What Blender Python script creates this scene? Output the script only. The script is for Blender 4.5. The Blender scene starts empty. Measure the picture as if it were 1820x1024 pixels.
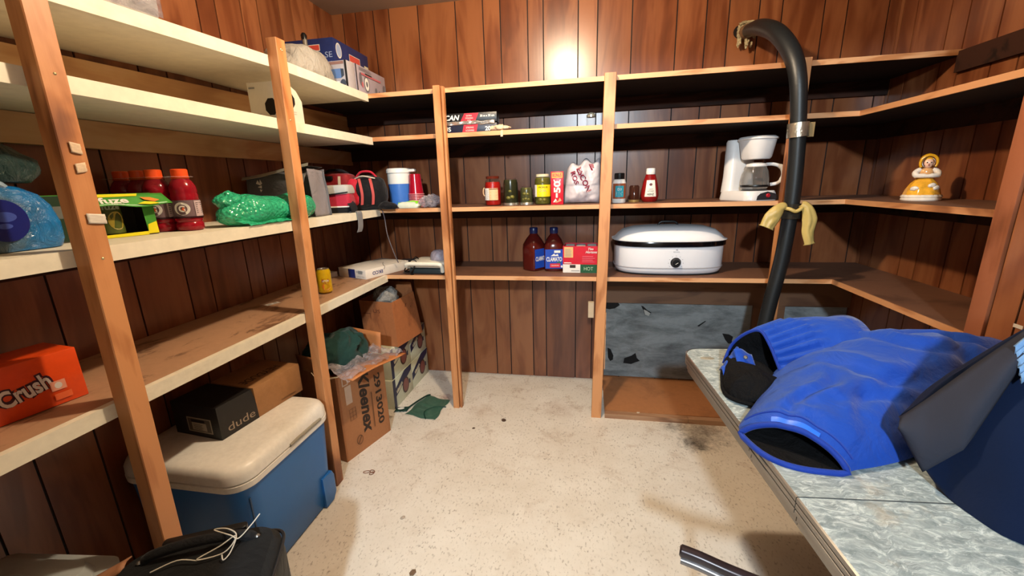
import bpy, bmesh, math, random
from mathutils import Vector, Matrix, Euler, noise
scene = bpy.context.scene
COL = scene.collection
PI = math.pi

# ------------------------------------------------------------------ camera
cd = bpy.data.cameras.new('camera'); cam = bpy.data.objects.new('camera', cd); COL.objects.link(cam)
cd.sensor_fit = 'HORIZONTAL'; cd.sensor_width = 36.0; cd.lens = 729.08 / 1820 * 36.0; cd.clip_start = 0.02
_rt = Vector((0.983975, 0.175759, -0.030018)); _up = Vector((-0.014733, 0.24792, 0.968668)); _fw = Vector((-0.177694, 0.952704, -0.246537))
_m = Matrix((_rt, _up, -_fw)).transposed().to_4x4(); _m.translation = Vector((0, 0, 1.305))
cam.matrix_world = _m
scene.camera = cam

# ------------------------------------------------------------------ world, lights, exposure
w = bpy.data.worlds.new('world'); scene.world = w; w.use_nodes = True
w.node_tree.nodes['Background'].inputs[0].default_value = (0.9, 0.93, 1.0, 1)
w.node_tree.nodes['Background'].inputs[1].default_value = 0.0
scene.view_settings.view_transform = 'Standard'; scene.view_settings.look = 'None'
scene.view_settings.exposure = 0.06; scene.view_settings.gamma = 1.0
scene.view_settings.use_curve_mapping = False

def add_light(name, kind, loc, energy, col, size, rot=(0, 0, 0)):
    l = bpy.data.lights.new(name, kind); l.energy = energy; l.color = col
    if kind == 'AREA':
        l.shape = 'DISK'; l.size = size
    else:
        l.shadow_soft_size = size
    o = bpy.data.objects.new(name, l); o.location = loc; o.rotation_euler = rot; COL.objects.link(o)
    return o
add_light('ceiling_bulb_light', 'POINT', (-0.19, 1.35, 2.25), 90, (1.0, 0.80, 0.57), 0.035)
add_light('hall_light', 'POINT', (0.02, -1.5, 2.2), 370, (0.74, 0.89, 1.0), 0.07)

# ------------------------------------------------------------------ materials
def hexc(h):
    h = h.lstrip('#'); r = [int(h[i:i+2], 16) / 255 for i in (0, 2, 4)]
    return tuple((c / 12.92 if c <= 0.04045 else ((c + 0.055) / 1.055) ** 2.4) for c in r) + (1.0,)
MATS = {}
def _new(name):
    m = bpy.data.materials.new(name); m.use_nodes = True
    nt = m.node_tree; b = nt.nodes['Principled BSDF']
    return m, nt, b
def N(nt, t, **kw):
    n = nt.nodes.new(t)
    for k, v in kw.items(): setattr(n, k, v)
    return n
def ramp(nt, fac, stops):
    r = N(nt, 'ShaderNodeValToRGB'); e = r.color_ramp.elements
    while len(e) < len(stops): e.new(0.5)
    for i, (p, c) in enumerate(stops):
        e[i].position = p; e[i].color = c if len(c) == 4 else tuple(c) + (1,)
    nt.links.new(fac, r.inputs[0]); return r
def mixc(nt, fac, a, b, mode='MIX'):
    m = N(nt, 'ShaderNodeMix', data_type='RGBA', blend_type=mode)
    for sock, v in ((m.inputs[0], fac), (m.inputs[6], a), (m.inputs[7], b)):
        if hasattr(v, 'is_linked') or hasattr(v, 'links'): nt.links.new(v, sock)
        else: sock.default_value = v
    return m.outputs[2]
def noisetex(nt, scale, detail=4, rough=0.55, vec=None, dist=0.0):
    n = N(nt, 'ShaderNodeTexNoise'); n.inputs['Scale'].default_value = scale; n.inputs['Detail'].default_value = detail
    n.inputs['Roughness'].default_value = rough; n.inputs['Distortion'].default_value = dist
    if vec is not None: nt.links.new(vec, n.inputs['Vector'])
    return n
def objvec(nt, scale=(1, 1, 1), loc=(0, 0, 0), rot=(0, 0, 0)):
    tc = N(nt, 'ShaderNodeTexCoord'); mp = N(nt, 'ShaderNodeMapping')
    mp.inputs['Scale'].default_value = scale; mp.inputs['Location'].default_value = loc; mp.inputs['Rotation'].default_value = rot
    nt.links.new(tc.outputs['Object'], mp.inputs['Vector']); return mp.outputs[0]
def bump(nt, b, h, strength=0.3, dist=0.002):
    n = N(nt, 'ShaderNodeBump'); n.inputs['Strength'].default_value = strength; n.inputs['Distance'].default_value = dist
    nt.links.new(h, n.inputs['Height']); nt.links.new(n.outputs[0], b.inputs['Normal'])
def plain(name, col, rough=0.5, metal=0.0, var=0.06, nscale=30, bmp=0.0, coat=0.0, sheen=0.0, trans=0.0, alpha=1.0, ior=1.45, bscale=None):
    """plain paint / plastic / card with a little uneven tone"""
    if name in MATS: return MATS[name]
    m, nt, b = _new(name); c = hexc(col)
    nz = noisetex(nt, nscale, 5, 0.6, objvec(nt))
    r = ramp(nt, nz.outputs[0], [(0.3, tuple(x * (1 - var) for x in c[:3])), (0.7, tuple(min(1, x * (1 + var)) for x in c[:3]))])
    nt.links.new(r.outputs[0], b.inputs['Base Color'])
    b.inputs['Roughness'].default_value = rough; b.inputs['Metallic'].default_value = metal
    b.inputs['Coat Weight'].default_value = coat; b.inputs['Coat Roughness'].default_value = 0.08
    b.inputs['Sheen Weight'].default_value = sheen
    b.inputs['Transmission Weight'].default_value = trans; b.inputs['Alpha'].default_value = alpha
    b.inputs['IOR'].default_value = ior
    if bmp:
        nb = noisetex(nt, bscale or nscale * 3, 4, 0.6, objvec(nt)); bump(nt, b, nb.outputs[0], bmp, 0.002)
    MATS[name] = m; return m
def wood(name, dark, mid, light, axis='Z', scale=1.0, rough=0.45, coat=0.0, plank=False, knots=False, contrast=1.0, spec=0.5):
    """long grain along axis, swirling figure; plank=True shifts the figure per plank through a face attribute"""
    if name in MATS: return MATS[name]
    m, nt, b = _new(name)
    st = {'X': (0.22, 1, 1), 'Y': (1, 0.22, 1), 'Z': (1, 1, 0.22)}[axis]
    v = objvec(nt, st)
    if plank:
        at = N(nt, 'ShaderNodeAttribute', attribute_name='plank')
        cmb = N(nt, 'ShaderNodeVectorMath', operation='SCALE'); cmb.inputs['Scale'].default_value = 37.0
        nt.links.new(at.outputs['Vector'], cmb.inputs[0])
        ad = N(nt, 'ShaderNodeVectorMath', operation='ADD'); nt.links.new(v, ad.inputs[0]); nt.links.new(cmb.outputs[0], ad.inputs[1]); v = ad.outputs[0]
    big = noisetex(nt, 5.5 * scale, 3, 0.5, v, 1.2)
    # contour lines of a smooth field give cathedral figure
    mul = N(nt, 'ShaderNodeMath', operation='MULTIPLY'); mul.inputs[1].default_value = 16.0; nt.links.new(big.outputs[0], mul.inputs[0])
    sn = N(nt, 'ShaderNodeMath', operation='SINE'); nt.links.new(mul.outputs[0], sn.inputs[0])
    half = N(nt, 'ShaderNodeMath', operation='MULTIPLY_ADD'); half.inputs[1].default_value = 0.5; half.inputs[2].default_value = 0.5
    nt.links.new(sn.outputs[0], half.inputs[0])
    fine_st = {'X': (3, 90, 90), 'Y': (90, 3, 90), 'Z': (90, 90, 3)}[axis]
    fine = noisetex(nt, 1.0 * scale, 5, 0.65, objvec(nt, fine_st))
    soft = noisetex(nt, 3.0 * scale, 4, 0.6, v)
    a1 = N(nt, 'ShaderNodeMath', operation='MULTIPLY_ADD'); a1.inputs[1].default_value = 0.42 * contrast; nt.links.new(half.outputs[0], a1.inputs[0])
    nt.links.new(soft.outputs[0], a1.inputs[2])
    a2 = N(nt, 'ShaderNodeMath', operation='MULTIPLY_ADD'); a2.inputs[1].default_value = 0.26 * contrast; nt.links.new(fine.outputs[0], a2.inputs[0]); nt.links.new(a1.outputs[0], a2.inputs[2])
    r = ramp(nt, a2.outputs[0], [(0.42, hexc(dark)), (0.68, hexc(mid)), (0.92, hexc(light))])
    col = r.outputs[0]
    if plank:
        hs = N(nt, 'ShaderNodeHueSaturation'); sep = N(nt, 'ShaderNodeSeparateXYZ'); nt.links.new(at.outputs['Vector'], sep.inputs[0])
        mr = N(nt, 'ShaderNodeMapRange'); mr.inputs[3].default_value = 0.90; mr.inputs[4].default_value = 1.10
        nt.links.new(sep.outputs[0], mr.inputs[0]); nt.links.new(mr.outputs[0], hs.inputs['Value']); nt.links.new(col, hs.inputs['Color']); col = hs.outputs[0]
    if knots:
        vo = N(nt, 'ShaderNodeTexVoronoi'); vo.inputs['Scale'].default_value = 2.6
        kst = {'X': (0.5, 2, 2), 'Y': (2, 0.5, 2), 'Z': (2, 2, 0.5)}[axis]
        nt.links.new(objvec(nt, kst), vo.inputs['Vector'])
        kr = ramp(nt, vo.outputs['Distance'], [(0.03, (1, 1, 1)), (0.10, (0, 0, 0))])
        col = mixc(nt, kr.outputs[0], col, hexc('#4a2a14'))
    nt.links.new(col, b.inputs['Base Color'])
    b.inputs['Roughness'].default_value = rough; b.inputs['Coat Weight'].default_value = coat; b.inputs['Coat Roughness'].default_value = 0.25
    b.inputs['Specular IOR Level'].default_value = spec
    bump(nt, b, fine.outputs[0], 0.12, 0.001)
    MATS[name] = m; return m
def stained(name, base, stain, scale=6, amount=0.5, stretch=(1, 1, 1), rough=0.6, bmp=0.1, fine=60, lo=0.52, hi=0.62):
    """paint or board with worn blotches of a second tone"""
    if name in MATS: return MATS[name]
    m, nt, b = _new(name)
    n1 = noisetex(nt, scale, 8, 0.72, objvec(nt, stretch), 0.4); n2 = noisetex(nt, fine, 5, 0.6, objvec(nt))
    r = ramp(nt, n1.outputs[0], [(lo, (0, 0, 0)), (hi, (amount,) * 3)])
    c = mixc(nt, r.outputs[0], hexc(base), hexc(stain))
    r2 = ramp(nt, n2.outputs[0], [(0.3, (0.88,) * 3), (0.7, (1.0,) * 3)])
    c = mixc(nt, 1.0, c, r2.outputs[0], 'MULTIPLY')
    nt.links.new(c, b.inputs['Base Color']); b.inputs['Roughness'].default_value = rough
    bump(nt, b, n2.outputs[0], bmp, 0.0015)
    MATS[name] = m; return m
def fabric(name, col, rough=0.8, var=0.12, wr=0.5, wscale=9, weave=500, sheen=0.1, stretch=(1, 1, 1)):
    if name in MATS: return MATS[name]
    m, nt, b = _new(name); c = hexc(col)
    n0 = noisetex(nt, 5, 3, 0.5, objvec(nt)); r = ramp(nt, n0.outputs[0], [(0.3, tuple(x * (1 - var) for x in c[:3])), (0.7, tuple(min(1, x * (1 + var)) for x in c[:3]))])
    nt.links.new(r.outputs[0], b.inputs['Base Color']); b.inputs['Roughness'].default_value = rough; b.inputs['Sheen Weight'].default_value = sheen; b.inputs['Specular IOR Level'].default_value = 0.12
    n1 = noisetex(nt, wscale, 5, 0.55, objvec(nt, stretch), 0.8); n2 = noisetex(nt, weave, 2, 0.5, objvec(nt))
    a = N(nt, 'ShaderNodeMath', operation='MULTIPLY_ADD'); a.inputs[1].default_value = 0.04; nt.links.new(n2.outputs[0], a.inputs[0]); nt.links.new(n1.outputs[0], a.inputs[2])
    bump(nt, b, a.outputs[0], wr, 0.02)
    MATS[name] = m; return m
def film(name, col, alpha=0.35, rough=0.12, wr=1.0, wscale=22):
    """thin crinkled plastic film"""
    if name in MATS: return MATS[name]
    m, nt, b = _new(name)
    n1 = noisetex(nt, wscale, 6, 0.65, objvec(nt), 1.5)
    r = ramp(nt, n1.outputs[0], [(0.35, (alpha * 0.6,) * 3), (0.7, (min(1, alpha * 1.5),) * 3)])
    nt.links.new(r.outputs[0], b.inputs['Alpha']); b.inputs['Base Color'].default_value = hexc(col)
    b.inputs['Roughness'].default_value = rough; b.inputs['Specular IOR Level'].default_value = 0.9
    bump(nt, b, n1.outputs[0], wr, 0.02)
    MATS[name] = m; return m
def clearglass(name, col='#1c2120', rough=0.02, alpha=0.14):
    """thin clear glass wall: glossy and mostly see-through"""
    if name in MATS: return MATS[name]
    m, nt, b = _new(name); b.inputs['Base Color'].default_value = hexc(col); b.inputs['Roughness'].default_value = rough
    lw = N(nt, 'ShaderNodeLayerWeight'); lw.inputs[0].default_value = 0.35
    mr = N(nt, 'ShaderNodeMapRange'); mr.inputs[3].default_value = alpha * 0.5; mr.inputs[4].default_value = min(1, alpha * 2.6)
    nt.links.new(lw.outputs['Facing'], mr.inputs[0]); nt.links.new(mr.outputs[0], b.inputs['Alpha'])
    b.inputs['Specular IOR Level'].default_value = 0.8
    MATS[name] = m; return m

# ------------------------------------------------------------------ mesh helpers
class MB:
    def __init__(s): s.v = []; s.f = []; s.m = []
    def add(s, vs, fs, mi=0):
        o = len(s.v); s.v += [tuple(v) for v in vs]; s.f += [tuple(i + o for i in f) for f in fs]; s.m += [mi] * len(fs); return s
    def bm(s, b, mi=0, M=None):
        b.verts.index_update(); vs = [(M @ v.co) if M else v.co for v in b.verts]
        s.add(vs, [[v.index for v in f.verts] for f in b.faces], mi); b.free(); return s
    def box(s, c, d, mi=0, bev=0.0, M=None, seg=2):
        b = bmesh.new(); bmesh.ops.create_cube(b, size=1)
        for v in b.verts: v.co = Vector((v.co.x * d[0], v.co.y * d[1], v.co.z * d[2]))
        if bev: bmesh.ops.bevel(b, geom=b.edges[:], offset=min(bev, min(d) * 0.49), segments=seg, affect='EDGES', profile=0.5)
        T = Matrix.Translation(Vector(c)); return s.bm(b, mi, (M @ T) if M else T)
    def span(s, a, b_, mi=0, bev=0.0):
        return s.box([(a[i] + b_[i]) / 2 for i in range(3)], [abs(b_[i] - a[i]) for i in range(3)], mi, bev)
    def vbox(s, c, d, mi=0, r=0.02, bev=0.004, seg=6):
        """box with vertical edges rounded by r and rims by bev"""
        b = bmesh.new(); bmesh.ops.create_cube(b, size=1)
        for v in b.verts: v.co = Vector((v.co.x * d[0], v.co.y * d[1], v.co.z * d[2]))
        ve = [e for e in b.edges if abs(e.verts[0].co.z - e.verts[1].co.z) > 1e-6]
        bmesh.ops.bevel(b, geom=ve, offset=r, segments=seg, affect='EDGES', profile=0.5)
        if bev:
            he = [e for e in b.edges if abs(e.verts[0].co.z - e.verts[1].co.z) < 1e-6 and len(e.link_faces) == 2 and any(abs(f.normal.z) > 0.5 for f in e.link_faces)]
            b.normal_update(); he = [e for e in b.edges if len(e.link_faces) == 2 and abs(abs(e.link_faces[0].normal.z) - abs(e.link_faces[1].normal.z)) > 0.5]
            bmesh.ops.bevel(b, geom=he, offset=bev, segments=3, affect='EDGES', profile=0.5)
        return s.bm(b, mi, Matrix.Translation(Vector(c)))
    def lathe(s, prof, c=(0, 0, 0), seg=32, mi=0, sx=1, sy=1, M=None, cap=True, lo=0, hi=None):
        n = len(prof); vs = []; fs = []
        for r, z in prof:
            for k in range(seg):
                a = 2 * PI * k / seg; v = Vector((c[0] + r * sx * math.cos(a), c[1] + r * sy * math.sin(a), c[2] + z)); vs.append(M @ v if M else v)
        for i in range(n - 1):
            for k in range(seg):
                a = i * seg + k; b = i * seg + (k + 1) % seg; fs.append((a, b, b + seg, a + seg))
        if cap:
            if prof[0][0] > 1e-5: fs.append(tuple(range(seg))[::-1])
            if prof[-1][0] > 1e-5: fs.append(tuple((n - 1) * seg + k for k in range(seg)))
        return s.add(vs, fs, mi)
    def tube(s, pts, r, seg=10, mi=0, closed=False, cap=True, flat=1.0):
        pts = [Vector(p) for p in pts]; n = len(pts); vs = []; fs = []; up = None
        for i, p in enumerate(pts):
            t = (pts[(i + 1) % n] - pts[i - 1]) if closed else (pts[min(i + 1, n - 1)] - pts[max(i - 1, 0)])
            if t.length < 1e-9: t = Vector((0, 0, 1))
            t.normalize()
            if up is None: up = t.orthogonal().normalized()
            up = (up - t * up.dot(t)); up = up.normalized() if up.length > 1e-6 else t.orthogonal().normalized()
            sd = t.cross(up); rr = r[i] if isinstance(r, (list, tuple)) else r
            for k in range(seg):
                a = 2 * PI * k / seg; vs.append(p + (up * math.cos(a) * flat + sd * math.sin(a)) * rr)
        for i in range(n if closed else n - 1):
            j = (i + 1) % n
            for k in range(seg): fs.append((i * seg + k, i * seg + (k + 1) % seg, j * seg + (k + 1) % seg, j * seg + k))
        if cap and not closed:
            fs.append(tuple(range(seg))[::-1]); fs.append(tuple((n - 1) * seg + k for k in range(seg)))
        return s.add(vs, fs, mi)
    def ribbon(s, pts, wdir, wd, th=0.0015, mi=0):
        """strap: sweeps a flat strip of width wd along pts"""
        W = Vector(wdir).normalized() * (wd / 2); vs = []; fs = []; n = len(pts); P = [Vector(p) for p in pts]
        for i, p in enumerate(P):
            t = (P[min(i + 1, n - 1)] - P[max(i - 1, 0)]).normalized(); nn = t.cross(W).normalized() * th / 2
            vs += [p - W - nn, p + W - nn, p + W + nn, p - W + nn]
        for i in range(n - 1):
            a = i * 4; b = a + 4
            for k in range(4): fs.append((a + k, a + (k + 1) % 4, b + (k + 1) % 4, b + k))
        fs.append((3, 2, 1, 0)); e = (n - 1) * 4; fs.append((e, e + 1, e + 2, e + 3)); return s.add(vs, fs, mi)
    def poly(s, pts, th=0.0, mi=0, nrm=(0, 0, 1)):
        """polygon plate of thickness th"""
        P = [Vector(p) for p in pts]; n = len(P)
        if th <= 0: return s.add(P, [tuple(range(n))], mi)
        d = Vector(nrm).normalized() * th
        return s.add(P + [p + d for p in P], [tuple(range(n))[::-1], tuple(range(n, 2 * n))] + [(i, (i + 1) % n, n + (i + 1) % n, n + i) for i in range(n)], mi)
    def loft(s, rings, mi=0, cap0=True, cap1=True, closed=True):
        n = len(rings[0]); vs = [v for r in rings for v in r]; fs = []
        for i in range(len(rings) - 1):
            for k in range(n if closed else n - 1): fs.append((i * n + k, i * n + (k + 1) % n, (i + 1) * n + (k + 1) % n, (i + 1) * n + k))
        if cap0: fs.append(tuple(range(n))[::-1])
        if cap1: fs.append(tuple((len(rings) - 1) * n + k for k in range(n)))
        return s.add(vs, fs, mi)
    def grid(s, fn, nu, nv, mi=0):
        vs = [fn(i / nu, j / nv) for j in range(nv + 1) for i in range(nu + 1)]
        fs = [(j * (nu + 1) + i, j * (nu + 1) + i + 1, (j + 1) * (nu + 1) + i + 1, (j + 1) * (nu + 1) + i) for j in range(nv) for i in range(nu)]
        return s.add(vs, fs, mi)
    def warp(s, fn): s.v = [tuple(fn(Vector(v))) for v in s.v]; return s
    def build(s, name, mats, parent=None, loc=(0, 0, 0), rot=(0, 0, 0), smooth=True, ang=38, sub=0, solid=0, weld=False):
        me = bpy.data.meshes.new(name); me.from_pydata(s.v, [], s.f)
        if not isinstance(mats, (list, tuple)): mats = [mats]
        for m in mats: me.materials.append(m)
        for p, mi in zip(me.polygons, s.m): p.material_index = mi
        b = bmesh.new(); b.from_mesh(me)
        if weld: bmesh.ops.remove_doubles(b, verts=b.verts[:], dist=1e-5)
        bmesh.ops.recalc_face_normals(b, faces=b.faces[:])
        if smooth:
            for f in b.faces: f.smooth = True
            lim = math.radians(ang)
            for e in b.edges:
                if len(e.link_faces) == 2 and e.calc_face_angle(0) > lim: e.smooth = False
        b.to_mesh(me); b.free()
        o = bpy.data.objects.new(name, me); COL.objects.link(o); o.location = loc; o.rotation_euler = rot
        if parent is not None: o.parent = parent
        if solid:
            md = o.modifiers.new('thickness', 'SOLIDIFY'); md.thickness = solid; md.offset = 0
        if sub:
            md = o.modifiers.new('smooth', 'SUBSURF'); md.levels = sub; md.render_levels = sub
        return o
_txt = {}
def glyphs(t, bold=0.0):
    k = (t, bold)
    if k in _txt: return _txt[k]
    c = bpy.data.curves.new('t', 'FONT'); c.body = t; c.offset = bold; c.resolution_u = 3; c.fill_mode = 'BOTH' if False else 'FRONT'
    o = bpy.data.objects.new('t', c); COL.objects.link(o); bpy.context.view_layer.update()
    me = bpy.data.meshes.new_from_object(o.evaluated_get(bpy.context.evaluated_depsgraph_get()))
    vs = [tuple(v.co) for v in me.vertices]; fs = [tuple(p.vertices) for p in me.polygons]
    bpy.data.objects.remove(o); bpy.data.curves.remove(c); bpy.data.meshes.remove(me)
    x0 = min(v[0] for v in vs); x1 = max(v[0] for v in vs); y0 = min(v[1] for v in vs); y1 = max(v[1] for v in vs)
    vs = [((v[0] - x0) / (x1 - x0) - 0.5, (v[1] - y0) / (y1 - y0) - 0.5) for v in vs]
    _txt[k] = (vs, fs); return _txt[k]
class Print(MB):
    """flat printing in u (right), v (up); each layer sits a hair above the one before"""
    def __init__(s, step=0.00035): super().__init__(); s.z = step; s.step = step
    def pg(s, pts, mi=0): s.add([(x, y, s.z) for x, y in pts], [tuple(range(len(pts)))], mi); s.z += s.step; return s
    def rect(s, x0, y0, x1, y1, mi=0, n=1):
        vs = []; fs = []
        for i in range(n + 1):
            x = x0 + (x1 - x0) * i / n; vs += [(x, y0, s.z), (x, y1, s.z)]
        for i in range(n): fs.append((2 * i, 2 * i + 2, 2 * i + 3, 2 * i + 1))
        s.add(vs, fs, mi); s.z += s.step; return s
    def oval(s, cx, cy, rx, ry, mi=0, n=24): return s.pg([(cx + rx * math.cos(2 * PI * k / n), cy + ry * math.sin(2 * PI * k / n)) for k in range(n)], mi)
    def text(s, t, cx, cy, wd, ht, mi=0, rot=0.0, bold=0.0, shear=0.0):
        vs, fs = glyphs(t, bold); ca, sa = math.cos(rot), math.sin(rot); out = []
        for x, y in vs:
            X = x * wd + y * ht * shear; Y = y * ht; out.append((cx + X * ca - Y * sa, cy + X * sa + Y * ca, s.z))
        s.add(out, fs, mi); s.z += s.step; return s
    def lines(s, x0, x1, ys, h, mi=0, gap=0.12):
        rnd = random.Random(int(x0 * 1000) + len(ys))
        for y in ys: s.add([(x0, y, s.z), (x1 - (x1 - x0) * rnd.random() * 0.3, y, s.z), (x1 - (x1 - x0) * rnd.random() * 0.3, y + h, s.z), (x0, y + h, s.z)], [(0, 1, 2, 3)], mi)
        s.z += s.step; return s
    def bend(s, r, a0=-PI / 2):
        """wrap round an upright cylinder of radius r, u=0 facing angle a0"""
        s.v = [((r + z) * math.cos(a0 + x / r), (r + z) * math.sin(a0 + x / r), y) for x, y, z in s.v]; return s
def face(kind, loc):
    """euler so that u,v,out map onto a side of a box"""
    return {'front': (PI / 2, 0, 0), 'right': (PI / 2, 0, PI / 2), 'left': (PI / 2, 0, -PI / 2), 'top': (0, 0, 0)}[kind]
def thing(name, label, cat, loc=(0, 0, 0), rz=0.0, group=None, rot=None):
    o = bpy.data.objects.new(name, None); COL.objects.link(o); o.location = loc; o.rotation_euler = rot or (0, 0, rz); o.empty_display_size = 0.05
    o['label'] = label; o['category'] = cat
    if group: o['group'] = group
    return o
def tag(o, label, cat, group=None, kind=None):
    o['label'] = label; o['category'] = cat
    if group: o['group'] = group
    if kind: o['kind'] = kind
    return o
def struct(o, label=None):
    o['kind'] = 'structure'
    if label: o['label'] = label
    return o
def copy_tree(src, loc, rz, label, group=None):
    r = src.copy(); COL.objects.link(r); r.location = loc; r.rotation_euler = (0, 0, rz); r['label'] = label
    if group: r['group'] = group
    for ch in list(src.children):
        c = ch.copy(); COL.objects.link(c); c.parent = r
        for g in list(ch.children):
            d = g.copy(); COL.objects.link(d); d.parent = c
    return r
def nz(p, s=1.0, seed=0.0): return noise.noise(Vector(p) * s + Vector((seed, seed * 1.7, seed * 0.3)))
def turb(p, s, seed=0.0, oct=3):
    return noise.turbulence(Vector(p) * s + Vector((seed, seed, seed)), oct, False) - 0.5
def catmull(P, n=6):
    P = [Vector(p) for p in P]; out = []
    for i in range(len(P) - 1):
        a = P[max(i - 1, 0)]; b = P[i]; c = P[i + 1]; d = P[min(i + 2, len(P) - 1)]
        for k in range(n):
            t = k / n; out.append(0.5 * ((2 * b) + (c - a) * t + (2 * a - 5 * b + 4 * c - d) * t * t + (3 * b - a - 3 * c + d) * t ** 3))
    out.append(P[-1]); return out
def blob(mb, c, r, seed=1, amp=0.15, sc=8, seg=40, rings=24, mi=0, e1=1.0, e2=1.0, flatb=None, ridge=0.0):
    """lumpy super-ellipsoid (bags, cloth heaps); flatb = z below which it lies flat"""
    def sp(x, e): return math.copysign(abs(x) ** e, x)
    vs = []; fs = []
    for j in range(rings + 1):
        ph = -PI / 2 + PI * j / rings
        for k in range(seg):
            th = 2 * PI * k / seg
            d = Vector((sp(math.cos(ph), e1) * sp(math.cos(th), e2), sp(math.cos(ph), e1) * sp(math.sin(th), e2), sp(math.sin(ph), e1)))
            p = Vector((d.x * r[0], d.y * r[1], d.z * r[2]))
            q = 1 + amp * (2 * nz(p, sc, seed) + nz(p, sc * 2.3, seed + 5)) - ridge * abs(nz(p, sc * 1.7, seed + 9))
            p = p * q + Vector(c)
            if flatb is not None and p.z < flatb: p.z = flatb + (p.z - flatb) * 0.02
            vs.append(p)
    for j in range(rings):
        for k in range(seg): fs.append((j * seg + k, j * seg + (k + 1) % seg, (j + 1) * seg + (k + 1) % seg, (j + 1) * seg + k))
    mb.add(vs, fs, mi); return mb

# ------------------------------------------------------------------ room
YF, YB, XL, XW, XR, XRW, ZC = 2.167, 2.609, -1.138, -1.557, 1.164, 1.507, 2.336
SA, SB, SC, SD = 1.782, 1.567, 1.189, 0.811
M_panel = wood('panelling', '#5a2c15', '#743f23', '#935b38', 'Z', 1.0, 0.30, 0.2, plank=True, spec=0.5, contrast=0.6)
M_groove = plain('groove_black', '#120705', 0.7)
M_oak = wood('stained_pine', '#5a2c14', '#a86a3c', '#c78a58', 'Z', 1.3, 0.5, 0.05, contrast=0.8)
M_oakY = wood('stained_pine_long', '#6a3c20', '#a0683f', '#bd8659', 'Y', 1.3, 0.5, 0.0)
M_oakX = wood('edge_pine', '#7d4e2c', '#b5794a', '#cf9a6c', 'X', 1.5, 0.5, 0.0)
M_shelf = stained('shelf_ply', '#6b4733', '#4a2e20', 5, 0.7, (0.4, 1, 1), 0.6, 0.1, 40)
M_under = stained('near_black_underside', '#1b1413', '#0f0b0b', 5, 0.6, (0.4, 1, 1), 0.85, 0.1, 40)  # near-black tone for downward faces only, darker than the board tops
M_pine = wood('ledger_pine', '#a8764a', '#cb9d6d', '#dcb88a', 'Y', 1.2, 0.55, 0.0, knots=True, contrast=0.5)
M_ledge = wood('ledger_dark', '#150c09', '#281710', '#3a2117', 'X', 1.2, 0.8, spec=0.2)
M_white = stained('white_paint', '#e4dcc6', '#b9a98c', 7, 0.4, (1, 0.35, 1), 0.5, 0.08, 30, 0.55, 0.75)
M_hard = stained('worn_hardboard', '#ab8465', '#5f3d27', 9, 0.8, (1, 0.45, 1), 0.55, 0.05, 50, 0.53, 0.60)

def panel_wall(name, axis, cuts, lo, hi, z0, z1, at, nsign):
    """planks between the cut positions, standing 5 mm proud of a black backing; axis = direction the planks follow each other"""
    mb = MB(); ids = []; rnd = random.Random(len(cuts) + int(at * 100))
    ed = [lo] + [c for c in sorted(cuts) if lo + 0.01 < c < hi - 0.01] + [hi]; g = 0.0032
    for i in range(len(ed) - 1):
        a = ed[i] + g; b = ed[i + 1] - g; n0 = len(mb.f); pid = (rnd.random(), rnd.random(), rnd.random())
        f0 = at; f1 = at - nsign * 0.0045
        if axis == 'X': mb.span((a, f0, z0), (b, f1, z1), 0)
        else: mb.span((f0, a, z0), (f1, b, z1), 0)
        ids += [pid] * (len(mb.f) - n0)
    n0 = len(mb.f); f0 = at - nsign * 0.0046; f1 = at - nsign * 0.03
    if axis == 'X': mb.span((lo, f0, z0), (hi, f1, z1), 1)
    else: mb.span((f0, lo, z0), (f1, hi, z1), 1)
    ids += [(0, 0, 0)] * (len(mb.f) - n0)
    o = mb.build(name, [M_panel, M_groove], smooth=False)
    at_ = o.data.attributes.new('plank', 'FLOAT_VECTOR', 'FACE')
    for i, p in enumerate(ids): at_.data[i].vector = p
    return struct(o)
GX = [-1.486, -1.40, -1.285, -1.184, -1.002, -.772, -.608, -.507, -.349, -.26, -.065, .041, .226, .458, .607, .718, .864, .973, 1.168, 1.273, 1.457]
GY = [2.532, 2.436, 2.227, 2.128, 1.974, 1.866, 1.722, 1.63, 1.435, 1.33, 1.14, .91, .76, .65, .505, .41, .21, .11, -.07, -.3, -.45, -.56, -.7, -.8, -1.0, -1.1, -1.3]
panel_wall('wall_back', 'X', GX, XW - 0.03, XRW + 0.03, 0, ZC, YB, -1)
panel_wall('wall_left', 'Y', GY, 0.0, YB, 0, ZC, XW, 1)
panel_wall('wall_right', 'Y', [g + 0.05 for g in GY], 1.30, YB, 0, ZC, XRW, -1)
M_wallplain = plain('painted_wall', '#6f6252', 0.8)
DL, DR, DH = -0.55, 0.62, 2.09   # doorway the photograph is taken from, with the lit hall behind it
o = MB().span((XW - 0.03, -0.10, 0), (DL, -0.002, ZC)).span((DR, -0.10, 0), (XRW + 0.03, -0.002, ZC)).span((DL, -0.10, DH), (DR, -0.002, ZC)).build('wall_front', M_wallplain, smooth=False); struct(o)
HX, HY = 1.8, -2.6
o = MB().span((-HX, HY - .03, 0), (HX, HY, 2.5)).span((-HX - .03, HY, 0), (-HX, -0.11, 2.5)).span((HX, HY, 0), (HX + .03, -0.11, 2.5)).build('wall_hall', M_wallplain, smooth=False); struct(o)
o = MB().span((-HX, HY, 2.5), (HX, -0.101, 2.53)).build('trim_4', M_wallplain, smooth=False); struct(o, 'ceiling of the hall outside the doorway')
o = MB().span((-HX, -0.108, 0), (XW - 0.031, -0.101, 2.5)).span((XRW + 0.031, -0.108, 0), (HX, -0.101, 2.5)).span((-HX, -0.108, ZC + .031), (HX, -0.1025, 2.5)).build('trim_5', M_wallplain, smooth=False); struct(o, 'hall side of the doorway wall')
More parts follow.
